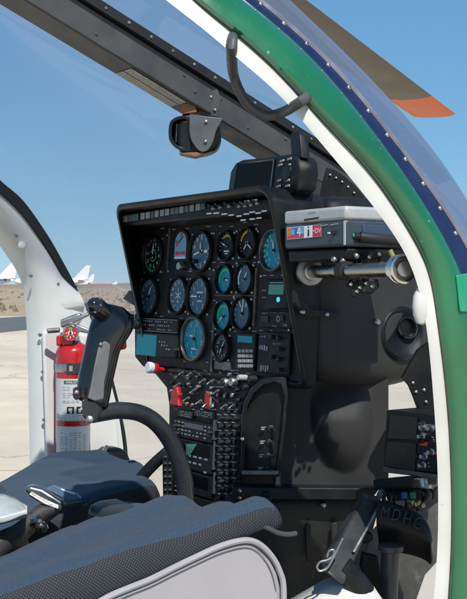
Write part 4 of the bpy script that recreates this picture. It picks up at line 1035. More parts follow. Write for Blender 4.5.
for j, (x, y) in enumerate(((271, 428.5), (270, 442.3), (269, 456), (268, 469))):
    p = AT(x, y, 1.805); c = MB().at(axis(p, -VW)); c.lathe([(.006, -.002), (.006, .004), (.004, .005)], 14, 0); c.at(Matrix()); c.tube([p-VW*.004, p-VW*.018+UW*.006], lambda t: .0022+.001*t, 8, 0)
    for q in range(2): c.slab([AT(x-10+dx, y-1.4+q*2.0+dy, 1.797) for dx, dy in ((0, 0), (5-q*1.5, -.3), (5-q*1.5, .6), (0, .9))], VW*.001, 1)
    c.build('toggle_switch', [RUBBER, MGREY], swp, smooth=40)
for x, y in ((242.6, 439), (240, 491), (240, 498)): b = MB(); b.screw(AT(x, y, 1.795), -VW, .0035, .002); b.build('screw', CHROME, ped)
c = MB(); c.slab([AT(247+dx, 499+dy, 1.795) for dx, dy in ((0, 0), (14, -.6), (14, .9), (0, 1.3))], -VW*.002, 1)
p = AT(267, 497, 1.795); c.at(axis(p, -VW)); c.lathe([(.008, 0), (.008, .006), (.005, .008), (.004, .02), (0, .02)], 14, 0, False); c.build('latch', [BLACK, MGREY], ped, smooth=40)

# ------------------------------------------------------------------ gps unit on the hood
gb = AT(262, 195, 1.83)
gps = thing('gps_unit', gb, 'black handheld navigation unit with a wide screen, standing on the panel hood', 'navigation unit')
# face plane: turned slightly towards the pilot's door
fx = V((.985, -.17, 0)).normalized(); fz = V((.0, .05, 1)).normalized(); fn = fx.cross(fz)
def on_face(px, py, off=0.0):
    r = ray(px, py); p0 = AT(268, 176, 1.81)+fn*off; t = (p0-CAM).dot(fn)/r.dot(fn); return CAM+r*t
out = [(228.5, 190), (231, 172), (236, 163.5), (243, 160), (270, 157.5), (288, 154.5), (294, 156), (297, 162), (298, 172), (295, 188), (290, 193.5), (272, 194.5), (232, 194)]
b = MB(); f0 = [on_face(x, y) for x, y in out]
b.loft([f0, [p-fn*.004+(p-on_face(264, 176))*.03 for p in f0], [p-fn*.036 for p in f0], [on_face(268, 176)-fn*.047+(p-on_face(268, 176))*.8 for p in f0]], 0, True, True)
b.build('body', HOOD, gps, smooth=50)
b = MB(); b.slab([on_face(x, y, .0006) for x, y in ((233.5, 189.5), (237.5, 164.8), (273, 160.2), (269, 190.2))], -fn*.002); b.build('screen', LCDD, gps, smooth=0)
b = MB(); q = [(232, 191), (236.3, 163.2), (274.5, 158.8), (270.5, 191.6)]; q2 = [(233.5, 189.5), (237.5, 164.8), (273, 160.2), (269, 190.2)]
b.loft([[on_face(x, y, .0004) for x, y in q], [on_face(x, y, .0024) for x, y in q], [on_face(x, y, .0012) for x, y in q2]], 0, True); b.build('screen_bezel', GLOSSB, gps, smooth=30)
b = MB()
for x, y in ((282.5, 161), (290, 159), (281, 165), (289, 165), (280, 180.5), (288, 180.5), (279, 186.5), (288, 186)):
    b = MB(); p = on_face(x, y, .001); b.slab([p+fx*a+fz*c for a, c in ((-.0075, -.0018), (.0075, -.0012), (.0075, .0022), (-.0075, .0016))], fn*.002, 0); b.build('button', [MGREY], gps, bevel=.0006)
b = MB(); p = on_face(287.5, 172.5, 0); b.at(axis(p, fn)); b.lathe([(.014, 0), (.014, .003), (.010, .0045), (0, .0045)], 24, 0, False); b.build('rocker_pad', HOOD, gps)
b = MB(); b.slab([on_face(x, y, -.006) for x, y in ((291, 157), (289.8, 135), (291, 132.5), (297, 131.5), (299, 134), (301.5, 158))], -fn*.016); b.build('antenna', HOOD, gps, bevel=.004, segs=3)
b = MB(); b.at(axis(on_face(300, 173, -.030), V((1, -.1, 0)))); b.lathe([(.026, -.02), (.028, .004), (.022, .016), (0, .018)], 22, 0, False); b.build('rear_housing', HOOD, gps)
b = MB(); b.cyl(AT(288, 192, 1.82), AT(296, 210, 1.82), .010); b.slab([AT(x, y, 1.80) for x, y in ((276, 203), (311, 203), (314, 213), (276, 213))], VW*.05); b.build('mount', BLACK, gps, bevel=.002)

# ------------------------------------------------------------------ video recorder on its shelf
yb = -.072
rec = thing('video_recorder', PY(320, 255, yb), 'slate blue video recorder with a silver lid and coloured stickers, above the steel tube', 'video recorder')
zt_ = PY(315, 208.5, yb).z; 
xl = PY(284, 240, yb).x; xr = PY(346, 240, yb).x; yd = .075
zlid = 1.5+1.62*(CY-221)/F; zbot = 1.5+1.62*(CY-247.5)/F; ztop = 1.5+1.62*(CY-208)/F
b = MB(); b.box((xl, yb, zbot), (xr, yd, zlid)); b.build('body', BLUEB, rec, bevel=.005, segs=3)
b = MB(); b.box((xl, yb-.001, zlid-.001), (xr+.001, yd, ztop)); b.build('lid', SILVER, rec, bevel=.005, segs=3)
b = MB(); pl = [PY(x, y, yb-.0016) for x, y in ((304, 219), (318.5, 216.8), (318.5, 218.6), (304, 221))]; b.slab(pl, V((0, .002, 0))); b.build('cassette_slot', MBLK, rec, smooth=0)
b = MB(); b.slab([PY(x, y, yb-.0016) for x, y in ((308, 212.3), (316, 211.2), (316, 212.2), (308, 213.3))], V((0, .0006, 0))); b.build('badge', MGREY, rec, smooth=0)
# sticker strip
def fc(u, v, off=.0012):
    # u: 0..1 along sticker, v: 0..1 upward, on the aft face
    x = 287+(321.4-287)*u; y = (239.6+(236.4-239.6)*u)*(1-v)+(227.6+(224.4-227.6)*u)*v
    return PY(x, y, yb-off)
def patch(mb, u0, v0, u1, v1, mi, off): mb.add([fc(u0, v0, off), fc(u1, v0, off), fc(u1, v1, off), fc(u0, v1, off)], [(0, 1, 2, 3)], mi)
b = MB()
patch(b, 0, 0, 1, 1, 0, .0008)
patch(b, .01, .05, .13, .95, 1, .0012); patch(b, .13, .05, .49, .95, 2, .0012); patch(b, .01, .05, .47, .28, 3, .0015); patch(b, .30, .35, .48, .9, 6, .0015); patch(b, .13, .35, .22, .8, 6, .0015); patch(b, .745, .02, .99, .98, 4, .0012)
def stext(t, u, v, size, mi, off=.002, sx=1.0):
    c = fc(u, v, off); xa = (fc(1, v, off)-fc(0, v, off)).normalized(); b.at(frame(c, xa, V((0, 0, 1)), V((0, -1, 0)))); b.text(t, 0, 0, size, 0, mi, 0, sx); b.at(Matrix())
stext('4', .345, .52, .021, 0); stext('i', .62, .50, .023, 5, sx=1.6); stext('Mini', .80, .52, .0045, 0); stext('DV', .90, .5, .0105, 0)
b.build('sticker', [MW, MORANGE, MBLUE, MRED, MCRIM, MBLK, MLBLUE], rec, smooth=0)
b = MB(); p = PY(333.5, 233, yb-.002); b.at(axis(p, V((0, -1, 0)))); b.lathe([(.0042, 0), (.0042, .002), (.003, .0022)], 14); b.build('socket', MBLK, rec)
b = MB(); b.slab([PY(x, y, yb-.001) for x, y in ((327.5, 232.3), (330, 232.1), (330, 233.6), (327.5, 233.8))], V((0, .0008, 0))); b.slab([PY(x, y, yb-.001) for x, y in ((322, 225), (328, 224), (328, 225), (322, 226))], V((0, .0008, 0)), 1)
b.slab([PY(x, y, yb-.001) for x, y in ((330, 224.5), (338, 223), (338, 224), (330, 225.5))], V((0, .0008, 0)), 1); b.build('caption', [MW, MGREY], rec, smooth=0)
b = MB(); b.box((xr-.004, yb-.0016, zbot+.002), (xr-.001, yb+.0005, zlid-.002)); b.build('edge_trim', SILVER, rec)
b = MB(); b.box((xr, yb+.03, zbot+.016), (xr+.002, yd-.01, zlid-.007)); b.build('side_panel', mat('side_blue', (.04, .07, .12), .35, var=.1), rec, bevel=.001)
b = MB(); pa = PX(360, 237, xr+.004); b.tube([pa, PX(376, 239, xr+.014), PX(398, 241, xr+.02), PX(425, 243, xr+.02)], .008, 12); b.tube([PX(354, 236, xr+.002), pa], .005, 10); b.build('plug_cable', RUBBER, rec)
b = MB(); b.at(axis(PX(354.5, 235.5, xr+.001), V((1, 0, 0)))); b.lathe([(.0035, 0), (.0035, .002), (0, .002)], 12, 0, False); b.build('indicator', MGREEN, rec)
# shelf below (belongs to the tube mount)
mt = thing('mount_bar', V((.39, -.02, 1.5)), 'polished steel tube spanning from panel cowl to door jamb, carrying a black shelf', 'mounting bar')
b = MB(); b.slab([(xl+.004, yb+.006, zbot-.020), (xr-.01, yb+.006, zbot-.020), (xr-.004, yb+.006, zbot-.002), (xl, yb+.006, zbot-.002)], V((0, .13, 0))); b.build('shelf', BLACK, mt, bevel=.004)
tl = V((CWX-.002, -.018, 1.522)); tr_ = SK(405, 270, .03)
tr_.z = 1.5215
b = MB(); b.cyl(tl, tr_, .0098, 24); b.build('tube', BRUSH, mt)
ta = (tr_-tl).normalized(); tlen = (tr_-tl).length
b = MB(); b.at(axis(tl, ta)); b.lathe([(.023, 0), (.023, .004), (.021, .007), (.014, .008), (.013, .016), (.0098, .017)], 26, 0, False); b.build('flange', DULLM, mt)
b = MB(); b.at(axis(tl.lerp(tr_, .43), ta)); b.lathe([(.0135, -.012), (.0135, .012)], 20); b.build('clamp_ring', RUBBER, mt)
b = MB(); b.at(axis(tl.lerp(tr_, .945), ta)); b.lathe([(.0098, -.004), (.017, -.002), (.0185, 0), (.0185, .005), (.0155, .007), (.0155, .011), (.019, .013), (.019, .019), (.0165, .020)], 28, 0, False); b.lathe([(.0165, .020), (.014, .015), (.006, .014), (.005, .018), (0, .018)], 28, 1, False); b.build('bearing', [CHROME, mat('bearing_brown', (.22, .19, .16), .4, .7, var=.3)], mt, smooth=30)
# clutter of clamps, bolts and wiring round the tube
rr = random.Random(12)
b = MB()
for x, y in ((334, 259.5), (343, 260.5), (356, 256)): b.at(axis(AT(x, y, 1.59), -VW+UW*.1)); b.lathe([(.0045, 0), (.0045, .003), (.0028, .005), (0, .006)], 12, 0, False)
b.build('bolt', DULLM, mt)
b = MB()
b.slab([AT(x, y, 1.60) for x, y in ((349, 250), (357, 250), (356, 298), (351, 296))], VW*.01); b.slab([AT(x, y, 1.598) for x, y in ((358, 252), (368, 250), (368, 264), (360, 263))], VW*.012)
b.slab([AT(x, y, 1.598) for x, y in ((352, 280), (378, 279), (380, 287), (372, 294), (356, 292))], VW*.012)
b.build('clamp_block', BLACK, mt, bevel=.002)
for k in range(9):
    p = [AT(346+rr.random()*36, 250+rr.random()*44, 1.585+rr.random()*.03) for _ in range(3)]
    b = MB(); b.tube([p[0], p[1], p[2]], .0016+.0014*rr.random(), 8, samples=20); b.build('wiring', RUBBER if k % 3 else HOOD, mt)
b = MB()
for x, y in ((351, 284), (360, 287), (366, 283), (372, 286), (357, 291), (379, 254), (382, 263), (364, 276), (369, 257)): b.screw(AT(x, y, 1.580), -VW, .0032, .003)
b.build('small_bolt', CHROME, mt)
b = MB(); b.tube([AT(x, y, 1.56) for x, y in ((390, 250), (393, 256), (399, 262), (404, 265))], .0035, 8); b.build('yellow_tie', mat('olive_tie', (.30, .32, .08), .5), mt)

# ------------------------------------------------------------------ standby compass on the post
cp = post_pt(.0, .02, -.055)
cmp_ = thing('standby_compass', cp, 'grey boxed compass hanging from the windscreen post', 'compass')
def CA(px, py, d=0.0): return AT(px, py, 2.04+d)
b = MB(); b.slab([CA(x, y) for x, y in ((199, 98), (200, 84), (203, 80), (217, 88), (221, 99), (217, 117), (199, 114))], VW*.006)
for x, y in ((203, 107), (215, 110), (204, 92), (211, 97)): b.screw(CA(x, y, -.001), -VW, .0036, .003, 1)
b.build('bracket', [POST, DULLM], cmp_, bevel=.0015)
b = MB(); b.slab([CA(x, y, -.012) for x, y in ((182, 104), (193, 100.5), (197, 112), (182, 114))], VW*.03); b.build('lamp_block', BRASS, cmp_, bevel=.001)
# faceplate (side cheek)
b = MB(); ck = [(189.5, 114), (222.5, 118), (221, 122), (216, 130), (213, 143), (208, 151), (201, 152.5), (195, 147), (189, 136)]
b.slab([CA(x, y, -.024) for x, y in ck[:2]+chaikin(ck)[5:-3]], VW*.008)
for x, y in ((206, 121.5), (205.5, 141.5)): b.screw(CA(x, y, -.025), -VW, .004, .003, 1)
b.build('cheek_plate', [mat('compass_grey', (.10, .108, .112), .42, var=.15), DULLM], cmp_, bevel=.0015)
b = MB(); dr = [(192, 116), (214, 118), (221, 128), (221, 143), (214, 152), (196, 156), (180, 154), (176, 140), (178, 120)]
b.slab([CA(x, y, -.014) for x, y in chaikin(dr)], VW*.05); b.build('housing', HOOD, cmp_, bevel=.008, segs=3)
fo = [(170, 118), (190, 114), (191, 122), (190, 140), (192, 153), (178, 150), (170, 143), (168, 134)]; fi = [(172.5, 121), (187, 118), (187.5, 124), (186.5, 140), (187.5, 148.5), (179, 146.5), (173, 140.5), (171.5, 134)]
fo = chaikin(fo); fi = chaikin(fi); b = MB()
b.loft([[CA(x, y, .02) for x, y in fo], [CA(x, y, -.016) for x, y in fo], [CA(x, y, -.016) for x, y in fi], [CA(x, y, .012) for x, y in fi]], 0, True); b.build('lens_frame', GLOSSB, cmp_, smooth=30, bevel=.001)
b = MB(); pl = [CA(x, y, .008) for x, y in fi]; b.add(pl, [tuple(range(len(pl)))]); b.tube([CA(184, 126, .0), CA(182.5, 135, .0), CA(184, 146, .0)], .006, 8, 1); b.tube([CA(177, 124, .004), CA(176.5, 142, .004)], .002, 6, 2); b.build('lens', [LCDD, RUBBER, MGREY], cmp_)
b = MB(); b.slab([CA(x, y, -.020) for x, y in ((179, 153), (195, 156.5), (213, 151), (205, 153), (196, 152))], VW*.04); b.build('base_strip', BRASS, cmp_, bevel=.001)

# ------------------------------------------------------------------ fire extinguisher
EX = -.70
p0 = PX(73, 400, EX); exx, exy = p0.x, p0.y; ed_ = (p0-CAM).dot(VW); kz = ed_/F
def ez(py): return 1.5+(CY-py)*kz
ext = thing('fire_extinguisher', V((exx, exy, ez(470))), 'red fire extinguisher with a white label clamped to the white door pillar', 'extinguisher')
ER = 17.2*kz
base = Matrix.Translation((exx, exy, 0))
b = MB().at(base); b.lathe([(0, ez(470)), (ER*.9, ez(469)), (ER, ez(466)), (ER, ez(357)), (ER*.98, ez(351)), (ER*.86, ez(346.5)), (ER*.62, ez(344)), (ER*.40, ez(342)), (ER*.34, ez(338))], 40, 0, False); b.build('bottle', RED, ext, smooth=50)
camdir = math.atan2(CAM.y-exy, CAM.x-exx)
def wrap(mb, py0, py1, r, mi, a0=-1.0, a1=1.0, n=24):
    rows = [[(r*math.cos(camdir+a0+(a1-a0)*i/n), r*math.sin(camdir+a0+(a1-a0)*i/n), z) for i in range(n+1)] for z in (ez(py0), ez(py1))]
    mb.loft(rows, mi)
b = MB().at(base); wrap(b, 419, 377.5, ER*1.008, 0, -1.25, 1.25); wrap(b, 460, 424.5, ER*1.008, 0, -1.25, 1.25)
def cq(mb, u, py, w_, h_, mi, r=1.016):  # u: px offset from the axis on the bottle
    a = math.asin(max(-.95, min(.95, u/17.2))); aw = w_/17.2/max(.3, math.cos(a)); wrap(mb, py+h_/2, py-h_/2, ER*r, mi, a-aw/2, a+aw/2, max(3, int(aw*16)))
cq(b, 3.5, 381, 25, 3.6, 1, 1.013)
rr = random.Random(3)
for row, (y, n_) in enumerate(((386, 2), (388.5, 2), (392, 3), (394, 2), (396, 2), (399.5, 4), (401, 4))):
    for i in range(n_): cq(b, -9+i*4.2+rr.random(), y, 2.4+rr.random()*1.4, .8, 2)
for y in (414, 416, 418): 
    for i in range(6): cq(b, -11.5+i*4, y, 3, .8, 2)
cq(b, -2.5, 408.5, 7, 7, 3); cq(b, 7, 408.5, 7, 7, 3)
cq(b, -2.5, 408, 3.5, 3, 0, 1.02); cq(b, -2, 410, 2, 3, 0, 1.022); cq(b, 6.5, 409, 2.5, 4, 0, 1.02); cq(b, 8.2, 407, 2, 2.5, 0, 1.022); cq(b, -.2, 393, 2.4, 1.5, 4)
cq(b, -14.5, 415, 3, 5, 5)
for col in range(6):
    for y in range(12): 
        if rr.random() < .8: cq(b, -11+col*4.4, 431+y*2.2, 2.2+rr.random()*1.2, .8, 2)
b.build('label', [LABELW, LABELG, MGREY, MBLK, MRED, mat('label_badge', (.25, .33, .30), .5)], ext, smooth=50)
# header lettering bent round the bottle
b = MB(); vs, fs = text_mesh('HALOTRON'); sz = 3.3
nv = []
for v in vs:
    u = (3.5+v.x*sz*1.15)/17.2; a = camdir+u; r = ER*1.024; nv.append((exx+r*math.cos(a), exy+r*math.sin(a), ez(381)+v.y*sz*kz))
b.add(nv, fs); b.build('lettering', MW, ext, smooth=0)
b = MB().at(base); b.lathe([(ER*1.02, ez(371.5)), (ER*1.03, ez(371.2)), (ER*1.03, ez(363.3)), (ER*1.02, ez(363))], 40, 0, False); br = b.build('clamp_band', DULLM, ext, smooth=30)
b = MB().at(base); wrap(b, 372.5, 362, ER*1.06, 0, -.35, .62); wrap(b, 370, 364.5, ER*1.09, 1, -.2, -.02); b.build('buckle', [STRAPM, CHROME], br)
# valve head, gauge, levers
def EA(px, py, d=0.0): return AT(px, py, ed_-.03+d)
b = MB().at(base); b.lathe([(ER*.38, ez(343)), (ER*.38, ez(337)), (ER*.30, ez(333)), (ER*.30, ez(322))], 20, 0, False)
b.at(Matrix()); b.slab([EA(x, y, .015) for x, y in ((60, 320), (69, 316), (79, 313), (83, 317), (78, 326), (63, 330))], VW*.03); b.build('valve_head', CHROME, ext, bevel=.003)
b = MB(); b.tube([EA(47, 331), EA(60, 330)], .0065, 12); b.slab([EA(x, y, 0) for x, y in ((60, 322), (75, 317), (92, 311), (93, 314), (78, 321), (61, 328))], VW*.014); b.slab([EA(x, y, .002) for x, y in ((76, 324), (92, 330), (91, 334), (74, 331))], VW*.012); b.build('lever', DULLM, ext, bevel=.003)
b = MB(); b.slab([EA(x, y, .0) for x, y in ((56, 336), (61, 335), (61, 346), (56, 346))], VW*.03); b.slab([EA(x, y, .0) for x, y in ((62, 334), (72, 337), (72, 346), (62, 346))], VW*.02); b.build('neck_guard', RED, ext, bevel=.004)
pg = EA(70.7, 333, -.008); b = MB().at(axis(pg, -VW)); b.lathe([(7.8*kz, -.012), (7.8*kz, .003), (7.2*kz, .005), (6.4*kz, .003)], 26, 0, False); g = b.build('pressure_gauge', CHROME, ext)
b = MB().at(axis(pg, -VW)); b.disc(6.5*kz, .0032, 26, 0); b.arc(3.0*kz, 5.4*kz, D2(70), D2(110), .0037, 1); b.arc(1.4*kz, 2.5*kz, D2(-50), D2(230), .0037, 2); b.text('195', 0, 3*kz, 1.8*kz, .004, 2); b.quad(0, 1.5*kz, .8*kz, 4.5*kz, .0043, 3)
for k in range(5): a = D2(180+45*k); b.quad(4.2*kz*math.cos(a), 4.2*kz*math.sin(a), 2*kz, .7*kz, .0038, 2, a)
b.build('dial', [RED, MGREEN, MW, MBLK], g, smooth=0)

# ------------------------------------------------------------------ cyclic stick
sx = .28
def SXP(px, py, dx=0.0): return PX(px, py, sx+dx)
stick = thing('cyclic_stick', SXP(186, 520), 'black control stick with a hooked tube and grip, rising before the seats', 'control stick')
b = MB(); b.tube([SXP(x, y) for x, y in ((187, 545), (186.5, 515), (184.5, 482), (179, 460), (169, 439), (155, 422), (139, 413), (120, 410.5), (104, 412.5), (93, 414.5))], lambda t: .0138-.0010*t, 20, samples=80); b.build('stick_tube', TUBEB, stick)
b = MB()
gp = [((88, 412), 9.6), ((88.5, 402), 11.5), ((91, 385), 12.6), ((94, 365), 13.2), ((97.5, 345), 14.0), ((101.5, 330), 16.0), ((106, 318), 17.5), ((109, 308), 13.0), ((109.5, 303), 7)]
gcen = [((93, 403), 14.5), ((93, 396), 16.5), ((95.5, 380), 17), ((99.5, 362), 17), ((103.5, 345), 17.5), ((109.5, 331), 20), ((113.5, 321), 20.5), ((114, 311), 18), ((112, 304.5), 11)]
rows = []
for (c0, r0) in gcen:
    p = SXP(*c0); kk = (p-CAM).dot(VW)/F; ring = []
    for q in range(24):
        a = 2*PI*q/24; ring.append(p+(UW*math.cos(a)*r0*kk)+(V((0, 0, 1))*math.cos(a)*(-.25)*r0*kk)+VW*math.sin(a)*r0*kk*.72)
    rows.append(ring)
cols = [catmull([rows[j][q] for j in range(len(rows))], 36) for q in range(24)]
rows = [[cols[q][j] for q in range(24)] for j in range(36)]
b = MB(); b.loft(rows, 0, True, True); b.build('grip', GLOSSB, stick, smooth=60)
# grey inset on the grip's face
b = MB(); ins = [(89.5, 397), (92.5, 385), (96, 365), (100, 347), (106, 340), (113, 343), (115.5, 352), (112, 372), (108, 390), (106, 398), (97, 400)]
b.slab([SXP(x, y)-VW*.0245 for x, y in ins], VW*.006); b.build('grip_inset', GREYMAT, stick, bevel=.003, segs=3)
b = MB(); hp = SXP(97, 307)-VW*.012; b.at(axis(hp, (-VW*.9+ZW*.55-UW*.5))); b.lathe([(.0150, -.02), (.0150, .002), (.0132, .006), (.011, .007), (.0095, .010), (.008, .0135), (.004, .016), (0, .016)], 24, 0, False)
for a in range(6): b.screw((.0122*math.cos(a*1.05), .0135*math.sin(a*1.05), .0065), (0, 0, 1), .0018, .0015, 1)
b.build('trim_hat', [GLOSSB, DULLM], stick, smooth=35)
b = MB(); p = SXP(128, 319); b.at(axis(p, UW-VW*.2)); b.lathe([(.011, -.02), (.011, 0), (.008, .002), (.0075, .008), (0, .009)], 18, 0, False); b.build('side_button', [RUBBER], stick)
b = MB(); b.slab([SXP(x, y)-VW*.003 for x, y in ((118, 334), (125, 330), (126.5, 349), (118, 350.5))], VW*.010); b.build('trigger', RED, stick, bevel=.003)
b = MB(); b.slab([SXP(x, y)-VW*.022 for x, y in ((75, 387), (82, 385), (82.5, 397), (78, 399), (75, 396))], VW*.01); b.screw(SXP(78.5, 391)-VW*.0225, -VW, .004, .003, 1); b.build('grip_base', [GLOSSB, DULLM], stick, bevel=.002)
b = MB(); b.screw(SXP(103, 343)-VW*.026, -VW, .003, .002, 0); b.build('grip_screw', DULLM, stick)
b = MB(); b.slab([SXP(x, y)-VW*.020 for x, y in ((83, 397), (102, 398), (104, 408), (98, 422), (91, 422), (84, 416))], VW*.038); b.build('grip_clamp', TUBEB, stick, bevel=.007, segs=4)
b = MB(); b.at(axis(SXP(91.5, 418)-VW*.021, -VW)); b.lathe([(.006, 0), (.006, .003), (.003, .005), (0, .005)], 8, 0, False); b.build('clamp_nut', DULLM, stick)

# ------------------------------------------------------------------ seats
def lerp1(pts, x):
    if x <= pts[0][0]: return pts[0][1]
    for (a, va), (c, vc) in zip(pts, pts[1:]):
        if x <= c: t = (x-a)/(c-a); t = t*t*(3-2*t); return va+(vc-va)*t
    return pts[-1][1]
def cushion(root, x0, x1, yfront, yback, ztop, band, wv, nx=60, ny=90):
    """padded top (fabric) and woven side band"""
    top = MB(); rows = []
    for j in range(ny):
        t = j/(ny-1)
        row = []
        for i in range(nx):
            s = i/(nx-1); x = x0+(x1-x0)*s; yf = yfront(s); y = yback+(yf-yback)*t
            e = min(s, 1-s)*(x1-x0); ef = (1-t)*(yf-yback)
            z = ztop(x, y)
            z += .0010*noise.noise(V((x*38, y*26, x0)))+.0008*noise.noise(V((x*90, y*70, 3)))
            for q in (e, ef):
                if q < .018: z -= .010*(1-q/.018)**2
            row.append(V((x, y, z)))
        rows.append(row)
    top.loft(rows); o1 = top.build('cushion_top', FABRIC, root, smooth=180)
    # band: right side, front, left side
    edge = [r[-1] for r in rows]+rows[-1][::-1][1:]+[r[0] for r in rows[::-1]][1:]
    n = len(edge); bb = MB(); levels = []
    L_ = [0]
    for a, c in zip(edge, edge[1:]): L_.append(L_[-1]+(c-a).length)
    cen = V(((x0+x1)/2, (yback+yfront(.5))/2, 0))
    nl = 7
    for k in range(nl):
        t = k/(nl-1); lev = []
        for i, p in enumerate(edge):
            h = band(p); o = (p-cen); o.z = 0; o.normalize()
            lev.append(p+o*(.009*math.sin(PI*t)**.7 if 0 < k < nl-1 else 0)+V((0, 0, -h*t)))
        levels.append(lev)
    k0 = bb.loft(levels)
    for k in range(nl):
        for i, p in enumerate(edge): bb.uv[k*n+i] = (L_[i]*wv, (k/(nl-1))*band(p)*wv)
    o2 = bb.build('cushion_band', WEAVE, root, smooth=180)
    return o1, o2
s1 = thing('pilot_seat', V((.35, -.5, .74)), 'near seat with a blue grey cushion, mesh edging and pale grey leather side', 'seat', 'cockpit seats')
fz1 = [(.10, 1.128), (.15, 1.149), (.29, 1.178), (.335, 1.168), (.43, 1.190), (.55, 1.214)]
def z1(x, y):
    sl = lerp1([(.1, .30), (.35, .20), (.57, .143)], x); z = lerp1(fz1, x)+sl*(y+.2)
    z += .0015*math.sin(x*31+y*9)+.002*math.sin(y*23-x*12)+.0012*math.sin(x*70+y*44)
    return z
cushion(s1, .125, .55, lambda s: -.205+.02*math.sin(PI*s)+.0*s, -.95, z1, lambda p: max(.026, min(.062, .026+(-.2-p.y)*.10)), 105)
sh = [(60, 640), (85, 611), (108, 597), (130, 587.5), (151, 579), (175, 567), (198, 556), (218, 547), (236, 541.5), (250, 540.5), (262, 546), (273, 558), (280, 572), (283.5, 588), (284, 640)]
b = MB(); p3 = [PX(x, y, .557) for x, y in sh]; b.slab(p3, V((-.05, 0, 0))); b.build('side_shell', LEATHER, s1, bevel=.012, segs=4, smooth=50)
b = MB(); b.tube([PX(x+.0, y+.2, .558) for x, y in sh[1:-1]]+[PX(283, 630, .558)], .0042, 8, samples=90); b.build('piping', LEATHER, s1)
b = MB(); b.tube([PX(x+dx, y+dy, .5595) for (x, y), (dx, dy) in zip(sh[1:-1], [(1, 6)]*8+[(-1, 6), (-4, 5), (-6, 4), (-7, 3), (-7, 2)])], .0010, 6, samples=90); b.build('seam', mat('seam_grey', (.26, .25, .26), .5), s1)
b = MB(); b.box((.10, -1.0, .80), (.53, -.28, 1.08)); b.build('seat_base', SHEET, s1, bevel=.02)
b = MB(); b.box((.10, -.27, .80), (.505, -.20, 1.145)); b.build('seat_front', SHEET, s1, bevel=.02)
b = MB(); b.tube([PX(x, y, .55) for x, y in ((258, 524), (268, 528), (278, 533), (288, 534.5), (296, 533.5))], .0035, 8, samples=24); b.build('pull_loop', mat('loop_grey', (.05, .055, .06), .5), s1)

s2 = thing('copilot_seat', V((-.25, -.4, .74)), 'far seat with a blue grey cushion, humped at its outer front corner', 'seat', 'cockpit seats')
def z2(x, y):
    sl = lerp1([(-.47, .22), (0, .20)], x); z = lerp1([(-.47, 1.103), (-.2, 1.122), (0, 1.152)], x)+sl*(y+.09)
    z += .024*math.exp(-((x+.46)**2+(y+.07)**2)/(2*.055**2))
    z += .002*math.sin(x*27+y*11)+.002*math.sin(y*25+x*7)+.0012*math.sin(x*66-y*51)
    return z
cushion(s2, -.49, .0, lambda s: lerp1([(0, .06), (.45, .03), (1, -.075)], s), -.95, z2, lambda p: .040, 105)
b = MB(); b.box((-.47, -1.0, .80), (-.02, -.14, 1.08)); b.build('seat_base', SHEET, s2, bevel=.02)

# ------------------------------------------------------------------ seat belts
belt = thing('seat_belt', AT(50, 505, 1.80), 'dark lap belt with a silver buckle lying between the two blue seats', 'seat belt')
def BA(px, py, d=0.0): return AT(px, py, 1.80+d)
b = MB(); b.slab([BA(x, y) for x, y in ((24, 489), (30, 486.5), (42, 489.5), (62, 502), (62, 507), (56, 508.5), (40, 502), (27, 493.5))], VW*.03); b.build('buckle', mat('buckle_steel', (.35, .345, .33), .32, 1, var=.1), belt, bevel=.004, segs=3)
b = MB(); b.tube([BA(30, 494, -.002), BA(45, 503, -.004), BA(58, 508, -.002)], .0035, 8); b.build('buckle_lip', DULLM, belt)
b = MB(); b.slab([BA(x, y, .02) for x, y in ((46, 489), (53, 486), (76, 494), (81, 499), (70, 501))], VW*.012); b.slab([BA(x, y, .0195) for x, y in ((61, 488.6), (75, 493.5), (75, 494.8), (61, 490))], VW*.001, 1); b.build('release_tab', [mat('tab_blue', (.07, .12, .20), .4), MW], belt, bevel=.002)
rows = []
for (x, y, x2, y2, dd) in ((-30, 545, -30, 590, -.10), (0, 531, 0, 566, -.08), (15, 524, 17, 552, -.05), (30, 512, 32, 534, -.02), (42, 504, 48, 522, 0), (56, 506, 62, 512, .01), (80, 502, 88, 505, .03)):
    rows.append([BA(x, y, dd), BA((x+x2)/2, (y+y2)/2-2, dd-.012), BA(x2, y2, dd)])
rows = [[cc[j] for cc in [catmull([r[k] for r in rows], 30) for k in range(3)]] for j in range(30)]
b = MB(); b.loft(rows); b.build('webbing', STRAPM, belt, smooth=180, solid=.003)
b = MB(); rr = random.Random(9)
for k in range(7):
    x, y = 27+rr.random()*20, 523+rr.random()*9-(k*.6); b.tube([BA(x, y, -.03), BA(x+4+rr.random()*4, y-3-rr.random()*3, -.035), BA(x+8, y+1, -.03)], .0025+.002*rr.random(), 8, samples=14)
b.build('adjuster', CHROME, belt)
pc = thing('plastic_pouch', AT(0, 515, 1.68), 'pale glossy plastic pouch lying on the belt at the far seat edge', 'pouch')
rows = []
for (x, pts) in ((-40, (498, 512, 530)), (-10, (495, 508, 524)), (2, (495, 509, 523)), (12, (498, 510, 520)), (21, (503, 510, 516)), (27, (507, 510.5, 514))):
    rows.append([AT(x, y, 1.70+dd) for y, dd in zip(pts, (.05, .0, -.012))])
cols3 = [catmull([r[k] for r in rows], 24) for k in range(3)]; rows = [catmull([cols3[k][j] for k in range(3)], 10) for j in range(24)]
b = MB(); b.loft(rows); b.build('sheet', PALEST, pc, smooth=180, solid=.004)
rows = [[AT(x, y, 1.688+.01*k) for k, y in ((0, 518-.28*max(0, x)), (1, 524-.28*max(0, x)))] for x in (-40, -10, 2, 12, 21, 27)]
b = MB(); b.loft(rows); b.build('fold', mat('pouch_fold', (.55, .56, .56), .25, coat=.3), pc, smooth=180, solid=.004)

